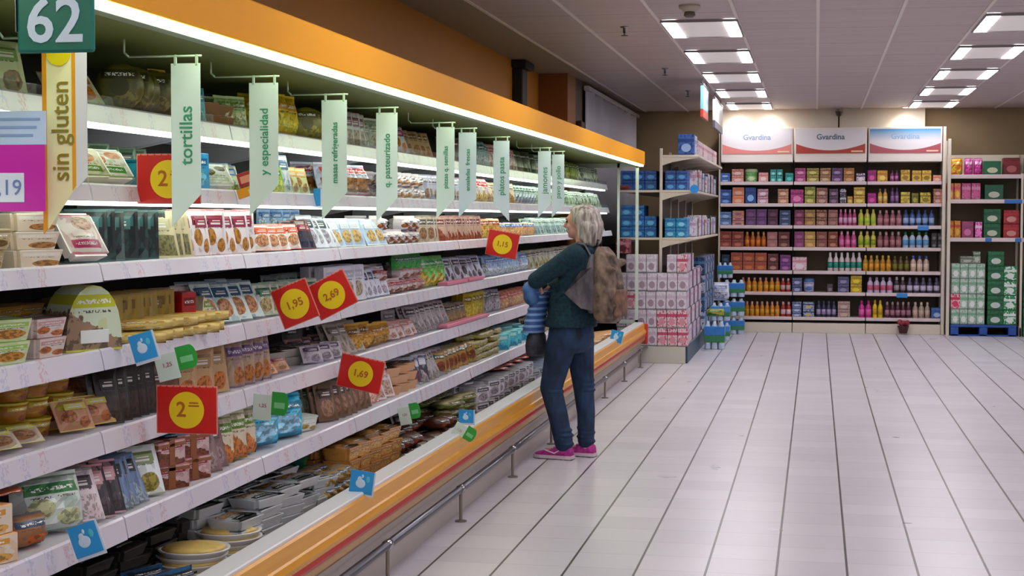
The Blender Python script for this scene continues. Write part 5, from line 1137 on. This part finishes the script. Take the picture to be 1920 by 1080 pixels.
for r_ in range(2):
    for x in (-2.0,-1.87,-1.74):
        for s in range(3 if x<-1.8 else 2): tc(x,17.12+r_*.22,1.315+s*.115,.125,.2,.113,BL2,'blue_carton','sky blue carton on the lower left shelf past the chilled case','carton','sky blue cartons on the lower shelf')
    for x in (-1.53,-1.41):
        for s in range(2): tc(x,17.12+r_*.22,1.315+s*.105,.115,.2,.103,BL3,'blue_carton','bright cyan blue carton on the lower shelf right of the cream upright','carton','cyan blue cartons right of the upright')
# aisle-side packs on the three right shelves
AS=[('e0d8dc','c8a0b0','f0e8ec','white and pink'),('3060a8','183878','98b8e0','deep blue'),('d8dce8','8898b8','f0f0f8','white and grey'),('303838','506860','a8b0a8','dark green grey'),('e8e0e0','c87888','f4ecec','ivory and rose')]
ra=random.Random(9)
for zi,(z,lvl) in enumerate(((2.19,'top'),(1.82,'middle'),(1.315,'lower'))):
    y=17.05 if zi==0 else 17.5; q=0
    while y<21.0:
        if zi==0: c=AS[1] if q<1 else (AS[2] if q<4 else AS[4] if q%2 else AS[0]); h=.22 if q<4 else .19
        else: c=AS[[0,2,3,4,0,1][q%6]]; h=ra.choice((.2,.24,.15,.22))
        wd=.15; dd=.13
        if zi==0 and q==0: wd=.17
        tc(-1.36,y,z,wd,dd,h,c[:3],'carton','%s carton%s on the %s aisle-side shelf of the double-sided shelving'%(c[3],', nearest one,' if q==0 else '',lvl),'carton','%s cartons on the %s aisle-side shelf'%(c[3],lvl) if q else None)
        y+=dd+.02+(.12 if (q%5==3) else 0); q+=1
# white cartons with small red print, five rows
PK=[('dcd4de','c8b4c8','a08898'),('e0c8d0','c04868','d890a0')]
for j in range(5):
    for i in range(7):
        x=-1.36-i*.107-(.008*j%.02); 
        if j==4 and i in (2,6): continue
        red=(j==1 and i<3) or (j==0 and i<3) or (j==2 and i>4)
        if j==4 and i<1: red=True
        tc(x,16.76+.004*((i*3+j*5)%4),.176+j*.193,.102,.2,.19,PK[1] if red else PK[0],'milk_carton','%s carton in the front face of the five high stack past the chilled case'%('crimson patterned' if red else 'plain white'),'carton','%s cartons in the five high stack'%('crimson patterned' if red else 'plain white'))
for j in range(5):
    for i in range(10):
        if j==4 and i>3: continue
        c=PK[0] if (i+j)%3 else ('2c3450','a84868','c8c8d8')
        y=17.04+i*.2
        tc(-1.38,y,.176+j*.193,.10,.19,.19,c,'milk_carton','%s carton on the aisle side of the five high stack'%('plain white' if (i+j)%3 else 'navy and pink'),'carton','%s cartons along the aisle side'%('plain white' if (i+j)%3 else 'navy and pink'))
for i in range(8):
    y=19.3+i*.24
    for j in range(4): tc(-1.38,y,.176+j*.22,.14,.22,.215,('203a60','4a80b0','c8d0e0') if (i+j)%2 else ('b8c0d0','486890','e0e4ee'),'carton','%s pack on the far aisle side of the double-sided shelving'%('navy blue' if (i+j)%2 else 'pale grey blue'),'carton','%s packs far along the shelving'%('navy blue' if (i+j)%2 else 'pale grey blue'))
bm=bmesh.new(); lathe(bm,[(.045,-.006),(.045,.006)],20); bmesh.ops.rotate(bm,verts=bm.verts,cent=(0,0,0),matrix=Matrix.Rotation(PI/2,3,'X'))
tag(obj('shelf_ticket',bm,mat('2090e0',.4),loc=(-1.265,17.0,1.83)),'round bright blue ticket on the shelf corner of the double-sided shelving','shelf ticket')
tc(-2.0,16.78,1.143,.14,.18,.16,('7a1418','c88090','581010'),'red_carton','dark red carton just right of the woman\'s head behind the case glass','carton',None)
tc(-2.02,17.015,1.82,.12,.09,.05,('6a1820','a04050','581010'),'red_carton','small dark red carton inside the upper end of the shelves past the chilled case','carton',None)
# floor stacks of water packs
def six(x,y,z,lab,grp=None,wd=.26,h=.24,c='2a78c0',c2='2c7a4a'):
    t=thing('water_pack',lab,'water pack',(x,y,z),group=grp)
    bm=bmesh.new(); n=3; s=wd/n
    for i in range(n):
        for k in range(2): lathe(bm,[(s*.46,.0),(s*.48,h*.03),(s*.48,h*.60),(s*.40,h*.72),(s*.2,h*.84),(s*.2,h*.9)],12,c=((i-.5*(n-1))*s,s*.5+k*s))
    obj('bottle_group',bm,mat('c4d4e6',.2,name='clear_blue_bottles'),t,smooth=True)
    bm=bmesh.new(); box(bm,-wd/2-.002,wd/2+.002,-.003,2*s+.003,h*.45,h*.74,.008,0,2); obj('upper_wrap',bm,mat(c,.3,name='blue_wrap',noise=.35,scale=30),t)
    bm=bmesh.new(); box(bm,-wd/2-.002,wd/2+.002,-.003,2*s+.003,h*.22,h*.45,.006,0,2); obj('lower_wrap',bm,mat(c2,.3,name='green_wrap',noise=.4,scale=34),t)
    return t
for j in range(3): six(-1.05,21.1,.001+j*.245,'%s blue and green water pack in the right-hand floor stack'%['bottom','middle','top'][j],wd=.28,h=.243)

six(-1.145,18.62,.001,'lone tall blue and green water pack standing nearest on the floor past the shelving',wd=.235,h=.36)
o=make('potted_bag',product('net',(.2,.16,.09),('b8b020','2a7a38','4aa040'),True),'yellow and green bag lying on the nearest water pack','bag',None); o.location=(-1.145,18.66,.365+.08); o.rotation_euler=(0,-1.3,-PI/2); o.location=(-1.145,18.70,.375); o.rotation_euler=(0,0,-PI/2); o.name='fruit_bag'
for j in range(2): six(-1.16,20.0,.001+j*.245,'%s water pack of the short stack against the shelving end'%['bottom','upper'][j],wd=.24,h=.243,c='4a90d0')
o=make('white_packet',product('bag',(.2,.1,.22),('e4e4ec','a8b0d0','c8c8d8'),True),'white plastic wrapped pack on top of the short water stack','packet',None); o.location=(-1.16,20.1,.492); o.rotation_euler=(0,0,-PI/2); o.name='paper_pack'
for x_,z_ in ((-.80,.001),):
    pass
six(-1.17,21.15,.737,'small water pack topping the right-hand floor stack',wd=.2,h=.22)

# ------------------------------------------------------------ the shopper
def fabric(name,h1,h2,scale=30,rough=.85,stretch=(1,1,1),bump=.2):
    m,nt,b=newmat(name); g=G(nt); vec,x,y,z=g.coord('Object')
    mp=nt.nodes.new('ShaderNodeMapping'); mp.inputs['Scale'].default_value=stretch; nt.links.new(vec,mp.inputs['Vector'])
    n=g.noise(mp.outputs[0],scale,4)
    r=nt.nodes.new('ShaderNodeMapRange'); r.inputs['From Min'].default_value=.35; r.inputs['From Max'].default_value=.65; nt.links.new(n,r.inputs['Value'])
    c=g.mix(r.outputs['Result'],col(h1),col(h2)); nt.links.new(c,b.inputs['Base Color']); b.inputs['Roughness'].default_value=rough
    bp=nt.nodes.new('ShaderNodeBump'); bp.inputs['Strength'].default_value=bump; bp.inputs['Distance'].default_value=.01
    nt.links.new(n,bp.inputs['Height']); nt.links.new(bp.outputs[0],b.inputs['Normal'])
    return m
SKIN=mat('d09a88',.5,name='skin',noise=.05,scale=20)
A=math.radians(166)
W=thing('woman','person with grey bob hair, dark teal jumper and jeans, standing with folded arms','person',(-1.52,10.03,0),(0,0,A))
W.name='person'
def caps(bm,*seg):
    for p0,r0,p1,r1 in seg:
        cyl(bm,p0,p1,r0,r1,14,cap=True)
        for p,r in ((p0,r0),(p1,r1)): bmesh.ops.create_uvsphere(bm,u_segments=16,v_segments=10,radius=r,matrix=Matrix.Translation(p))
# body: one continuous surface (head, neck, trunk, arms, hands, legs, feet)
bm=bmesh.new()
hx,hz=-.062,1.492
ell(bm,(hx-.008,0,hz+.022),(.092,.073,.088),14)
ell(bm,(hx+.03,0,hz-.042),(.058,.052,.062),12)      # jaw
ell(bm,(hx+.062,0,hz-.078),(.022,.024,.018),10)     # chin
ell(bm,(hx+.082,0,hz+.028),(.016,.045,.014),8)      # brow
cyl(bm,(hx+.088,0,hz+.018),(hx+.108,0,hz-.018),.008,.013,10)   # nose
ell(bm,(hx+.104,0,hz-.02),(.013,.014,.010),8)
ell(bm,(hx+.082,0,hz-.043),(.014,.022,.006),8); ell(bm,(hx+.080,0,hz-.054),(.013,.019,.007),8)  # lips
for s in (1,-1):
    ell(bm,(hx-.01,s*.077,hz-.002),(.018,.008,.03),8)  # ears
    ell(bm,(hx+.06,s*.034,hz-.02),(.024,.02,.022),8)   # cheeks
caps(bm,((hx-.018,0,1.43),.052,(-.095,0,1.31),.058))
loft(bm,[(-.085,0,1.335,.07,.13),(-.075,0,1.28,.09,.165),(-.05,0,1.18,.10,.16),(-.02,0,1.05,.095,.145),(0,0,.95,.11,.16),(.0,0,.86,.125,.175),(0,0,.78,.12,.17)],20)
def arm(s,sh,el,wr):
    caps(bm,(sh,.048,el,.038),(el,.036,wr,.025))
arm(1,(-.09,.165,1.29),(.155,.205,1.135),(.19,-.02,1.105)); arm(-1,(-.09,-.165,1.29),(.14,-.20,1.11),(.185,.05,1.07))
def hand(wr,d,up,s=1):
    """palm, four bent fingers and a thumb; d = finger direction, up = back of the hand"""
    wr=Vector(wr); d=Vector(d).normalized(); up=Vector(up); up=(up-d*up.dot(d)).normalized(); sd=d.cross(up)*s
    q=Matrix((d,sd,up)).transposed()
    ell(bm,wr+d*.045,(.046,.036,.014),10,q)
    for i,(o_,L) in enumerate(((-.027,.062),(-.009,.072),(.009,.068),(.026,.052))):
        a=wr+d*.082+sd*o_; b_=a+d*L*.5-up*.006; c_=b_+d*L*.35-up*.02
        caps(bm,(a-d*.02,.0095,b_,.0085),(b_,.0085,c_,.0075))
    a=wr+d*.02-sd*.03; b_=a+d*.03-sd*.022; c_=b_+d*.026-sd*.004-up*.006
    caps(bm,(a,.012,b_,.0105),(b_,.0105,c_,.009))
hand((.19,-.02,1.105),(-.12,-1,-.05),(.9,0,.35),1)
hand((.185,.05,1.07),(-.25,1,.02),(.9,0,-.3),-1)
def leg(s,hip,kn,an):
    caps(bm,(hip,.082,kn,.052),(kn,.05,an,.036))
LH,LK,LA=(.02,.085,.74),(.098,.09,.45),(-.0,.085,.085)
RH,RK,RA=(-.02,-.085,.74),(-.05,-.09,.45),(-.075,-.085,.085)
leg(1,LH,LK,LA); leg(-1,RH,RK,RA)
for an,y in ((LA,.085),(RA,-.085)):
    caps(bm,((an[0],y,.05),.034,(an[0]+.13,y,.04),.026))
me=remesh(bm,'body',SKIN,.006,3); link('body',me,W)
# face details
bm=bmesh.new()
for s in (1,-1): ell(bm,(hx+.083,s*.030,hz+.010),(.007,.011,.006),8)
obj('eyes',bm,mat('2a2420',.2,name='eye'),W,smooth=True)
bm=bmesh.new(); ell(bm,(hx+.0935,0,hz-.049),(.005,.018,.005),8); obj('lips',bm,mat('a85a58',.4,name='lips'),W,smooth=True)
# hair bob
bm=bmesh.new()
ell(bm,(-.098,0,1.525),(.098,.093,.088),16)
ell(bm,(-.128,0,1.465),(.077,.090,.085),14)
for s in (1,-1):
    caps(bm,((-.085,s*.064,1.525),.034,(-.098,s*.072,1.405),.022),((-.115,s*.055,1.48),.045,(-.13,s*.062,1.375),.026))
    caps(bm,((-.045,s*.05,1.572),.024,(-.06,s*.080,1.50),.012))
caps(bm,((-.15,0,1.48),.065,(-.165,0,1.385),.036),((-.15,.04,1.46),.05,(-.158,.04,1.368),.026),((-.15,-.04,1.46),.05,(-.158,-.04,1.368),.026))
ell(bm,(-.052,0,1.578),(.058,.062,.028),12)
me=remesh(bm,'hair',fabric('grey_hair','6a605c','d0c4bc',11,.5,(5,5,.7),.6),.006,5); link('hair',me,W)
# jumper
bm=bmesh.new()
loft(bm,[(-.092,0,1.375,.052,.062),(-.092,0,1.355,.065,.085),(-.09,0,1.335,.082,.145),(-.08,0,1.29,.108,.195),(-.06,0,1.20,.122,.192),(-.035,0,1.10,.118,.178),(-.005,0,1.0,.120,.176),(.0,0,.93,.138,.188),(.0,0,.865,.158,.202),(.0,0,.838,.160,.203)],28)
for sh,el,wr in (((-.09,.165,1.295),(.15,.212,1.135),(.195,.03,1.105)),((-.09,-.165,1.295),(.14,-.205,1.11),(.19,.0,1.075))):
    caps(bm,(sh,.068,el,.055),(el,.054,wr,.040))
    m1=[Vector(sh)*(1-k)+Vector(el)*k for k in (.45,.7,.9)]
    for q,p in enumerate(m1): ell(bm,p,(.066-.003*q,.066-.003*q,.022),10,Matrix.Rotation(.9,3,'Y'))
for q in range(7):
    a=q*.9; ell(bm,(.0+.135*math.cos(a+2),.17*math.sin(a+2),.93+.01*q),(.02,.02,.11),8)
for q,z in enumerate((1.24,1.13,1.04)): ell(bm,(-.03+.02*q,.15,z),(.09,.045,.018),10,Matrix.Rotation(.5,3,'Y'))
me=remesh(bm,'jumper',fabric('dark_teal_knit','04202e','0a3644',60,.9,(1,1,1),.35),.0075,4); link('jumper',me,W)
# jeans
bm=bmesh.new()
loft(bm,[(0,0,.90,.118,.165),(.0,0,.84,.132,.178),(.0,0,.77,.142,.182),(.01,0,.71,.135,.178),(.01,0,.675,.10,.16)],24)
def jl(hip,kn,mid,an,r):
    caps(bm,(hip,r[0],kn,r[1]),(kn,r[1]*.98,mid,r[2]),(mid,r[2],an,r[3]))
    for q,k in enumerate((.0,.028,.055,.085)):
        ell(bm,(an[0]+(.006 if q%2 else -.004),an[1],an[2]+k),(r[3]+.008-.001*q,r[3]+.006,.013),12)
    for k,dx in ((.46,.01),(.43,.014),(.49,.006)): ell(bm,(kn[0]-dx,kn[1],k),(r[1]+.003,r[1]+.002,.012),12)
jl((.03,.086,.73),(.100,.09,.45),(.052,.088,.28),(.012,.086,.10),(.098,.071,.064,.058))
jl((-.022,-.086,.73),(-.048,-.09,.45),(-.068,-.088,.28),(-.070,-.086,.10),(.096,.068,.059,.053))
me=remesh(bm,'jeans',fabric('dark_blue_denim','0e2036','20395c',14,.85,(1,1,.6),.4),.0075,4); link('jeans',me,W)
# trainers
PINK=fabric('magenta_mesh','9a1478','c83a9c',40,.6,(1,1,1),.2)
for an,y in ((.012,.086),(-.072,-.086)):
    x0=an-.058; x1=an+.200
    L=x1-x0
    bm=bmesh.new()
    secs=[(0,.030,.078),(.12,.036,.098),(.28,.037,.102),(.42,.038,.082),(.6,.043,.062),(.8,.044,.050),(.93,.034,.040),(1,.012,.030)]
    rings=[]
    for u,w_,h_ in secs:
        x=x0+u*L; rings.append([bm.verts.new((x,y+w_*math.cos(a_),.022+max(0,math.sin(a_))*(h_-.022) if math.sin(a_)>0 else .018)) for a_ in [2*PI*i/16 for i in range(16)]])
    for ra_,rb_ in zip(rings,rings[1:]):
        for i in range(16): bm.faces.new((ra_[i],ra_[(i+1)%16],rb_[(i+1)%16],rb_[i]))
    bm.faces.new(rings[0]); bm.faces.new(rings[-1][::-1])
    shoe=obj('trainer',bm,PINK,W,smooth=True)
    bm=bmesh.new()
    out=[]
    for u,w_,h_ in secs: out.append((x0-.004+u*(L+.008),w_+.004))
    pts=[(x,y+w_) for x,w_ in out]+[(x,y-w_) for x,w_ in out[::-1]]
    prism(bm,pts,.002,.026,'z'); obj('sole',bm,mat('e0c8d4',.5,name='pale_sole'),shoe)
    bm=bmesh.new(); prism(bm,[(px_*1,py_) for px_,py_ in pts],.0,.006,'z'); obj('tread',bm,mat('22242e',.6,name='dark_tread'),shoe)
    bm=bmesh.new()
    for q in range(5):
        xx=x0+L*(.42+.07*q); zz=.086-.0085*q
        tube(bm,[(xx,y-.022,zz-.008),(xx,y,zz),(xx,y+.022,zz-.008)],.0028,6)
    obj('laces',bm,mat('e8b8d4',.6,name='pink_lace'),shoe)
    sd=1 if y>0 else -1
    bm=bmesh.new(); tube(bm,[(x0+L*.30,y+sd*.036,.058),(x0+L*.42,y+sd*.040,.040),(x0+L*.68,y+sd*.041,.060)],.004,6); obj('side_stripe',bm,mat('f0d8e8',.5,name='pale_stripe'),shoe)
# backpack
BP=thing('backpack','brown and grey patterned backpack worn on the shopper\'s back','backpack',(-1.52,10.03,0),(0,0,A))
CAMO=fabric('brown_camouflage_cloth','3a2e28','8a7464',18,.8,(1,1,.7),.5)
GREY=fabric('grey_mauve_cloth','3e383e','6c646c',20,.8,(1,1,.5),.4)
bm=bmesh.new()
loft(bm,[(-.262,0,.872,.045,.105),(-.255,0,.90,.075,.135),(-.252,0,.98,.088,.150),(-.250,0,1.08,.086,.150),(-.242,0,1.20,.070,.140),(-.225,0,1.30,.048,.115),(-.212,0,1.345,.022,.075)],26,0,2.6)
for q in range(9):
    a=q*2.4; ell(bm,(-.29+.02*math.sin(a*1.7),.10*math.sin(a),.93+.045*q),(.045,.05,.018),8,Matrix.Rotation(.5*math.sin(a),3,'X'))
me=remesh(bm,'pack_body',CAMO,.009,4); link('pack_body',me,BP)
bm=bmesh.new()
loft(bm,[(-.185,0,.93,.030,.140),(-.178,0,1.05,.052,.152),(-.175,0,1.18,.048,.150),(-.172,0,1.30,.030,.110)],22,0,2.6)
me=remesh(bm,'side_panel',GREY,.009,3); link('side_panel',me,BP)
bm=bmesh.new(); box(bm,-.352,-.31,-.09,.09,.91,1.08,.018,0,3); obj('front_pocket',bm,fabric('reddish_brown_cloth','5a4034','8a6450',20,.8),BP,smooth=True)
for s in (1,-1):
    bm=bmesh.new()
    pts=[(-.165,s*.10,1.30),(-.135,s*.115,1.362),(-.095,s*.12,1.372),(-.035,s*.125,1.345),(.012,s*.13,1.30),(.045,s*.15,1.22)]
    for a_,b_ in zip(pts,pts[1:]):
        a_=Vector(a_);b_=Vector(b_)
        r=bmesh.ops.create_cube(bm,size=1); d=b_-a_; q=d.to_track_quat('X','Z').to_matrix().to_4x4()
        M=Matrix.Translation((a_+b_)/2)@q@Matrix.Diagonal((d.length*1.15,.045,.010,1))
        bmesh.ops.transform(bm,matrix=M,verts=r['verts'])
    obj('shoulder_strap',bm,mat('6a6870',.7,name='grey_strap'),BP)
    bm=bmesh.new(); v=[bm.verts.new(p) for p in ((-.14,s*.182,1.20),(-.035,s*.196,1.055),(-.14,s*.186,.965),(-.20,s*.150,.95),(-.20,s*.15,1.22))]
    bm.faces.new(v); bmesh.ops.solidify(bm,geom=bm.faces,thickness=.012); obj('side_wing',bm,GREY,BP)
bm=bmesh.new(); tube(bm,[(-.185,-.03,1.345),(-.19,-.03,1.385),(-.19,.03,1.385),(-.185,.03,1.345)],.007); obj('top_handle',bm,DARK,BP,smooth=True)
# jacket over the arm and dark bag
J=thing('folded_jacket','blue striped padded jacket draped over the shopper\'s folded arms','jacket',(-1.52,10.03,0),(0,0,A))
bm=bmesh.new()
secs=[]
k=0
z=1.06
while z>.80:
    w_=.042+.024*(1.06-z)/.26; u_=.165+.055*(1.06-z)/.26
    rp_=.0045*math.cos(k*PI)
    secs.append((u_,.10,z,w_+rp_,.10+.03*(1.06-z)+rp_)); z-=.0185; k+=1
loft(bm,secs[::-1],22)
me=mesh_of(bm,'quilted_body',fabric('steel_blue_padding','4a70a8','7aa0cc',8,.45,(1,1,1),.2),True); link('quilted_body',me,J)
m=me.materials[0]; g=G(m.node_tree); vec,x,y,z=g.coord('Object'); b_=m.node_tree.nodes['Principled BSDF']
st=g.m('GREATER_THAN',g.m('FRACT',g.m('DIVIDE',z,.037)),.62)
m.node_tree.links.new(g.mix(st,col('3a5c98'),col('84acdc')),b_.inputs['Base Color'])
bm=bmesh.new()
ell(bm,(.205,.16,1.075),(.055,.075,.055),12); ell(bm,(.235,.10,1.03),(.045,.07,.06),12); ell(bm,(.18,.2,1.02),(.045,.04,.045),10)
me=remesh(bm,'collar_folds',fabric('deep_blue_padding','284a80','4a78b8',10,.5,(1,1,1),.3),.008,2); link('collar_folds',me,J)
HB=thing('hand_bag','dark grey soft bag hanging below the blue striped jacket','bag',(-1.52,10.03,0),(0,0,A))
bm=bmesh.new(); loft(bm,[(.20,.10,.652,.032,.075),(.20,.10,.665,.046,.095),(.20,.10,.72,.050,.10),(.197,.10,.78,.044,.09),(.195,.10,.805,.03,.07)],20,0,3)
me=mesh_of(bm,'bag_body',fabric('charcoal_cloth','201e26','3c3a46',20,.7),True); link('bag_body',me,HB)
bm=bmesh.new(); tube(bm,[(.2,.05,.80),(.2,.06,.835),(.2,.14,.835),(.2,.15,.80)],.006); obj('handle',bm,DARK,HB,smooth=True)
# ------------------------------------------------------------ light, world, camera
w=bpy.data.worlds.new('store_ambient'); bpy.context.scene.world=w; w.use_nodes=True
w.node_tree.nodes['Background'].inputs['Color'].default_value=(.80,.78,.85,1); w.node_tree.nodes['Background'].inputs['Strength'].default_value=.5
cam=bpy.data.cameras.new('camera'); cam.sensor_width=36; cam.lens=3000/1920*36; cam.clip_end=100
co=bpy.data.objects.new('camera',cam); C.objects.link(co)
yc=Vector((1530-960,540-408,-3000)).normalized(); up=Vector((math.sin(.010),math.cos(.010),0)); zc=(up-yc*yc.dot(up)).normalized(); xc=yc.cross(zc)
Rm=Matrix((xc,yc,zc)).to_4x4(); co.matrix_world=Matrix.Translation((0,0,1.53))@Rm
sc=bpy.context.scene; sc.camera=co
sc.view_settings.view_transform='Standard'; sc.view_settings.look='None'; sc.view_settings.gamma=1; sc.view_settings.exposure=.35
sc.cycles.use_denoising=True; sc.cycles.max_bounces=6; sc.cycles.diffuse_bounces=3; sc.cycles.glossy_bounces=3; sc.cycles.transmission_bounces=4; sc.cycles.transparent_max_bounces=6
sc.cycles.sample_clamp_indirect=2.5; sc.cycles.caustics_reflective=False; sc.cycles.caustics_refractive=False
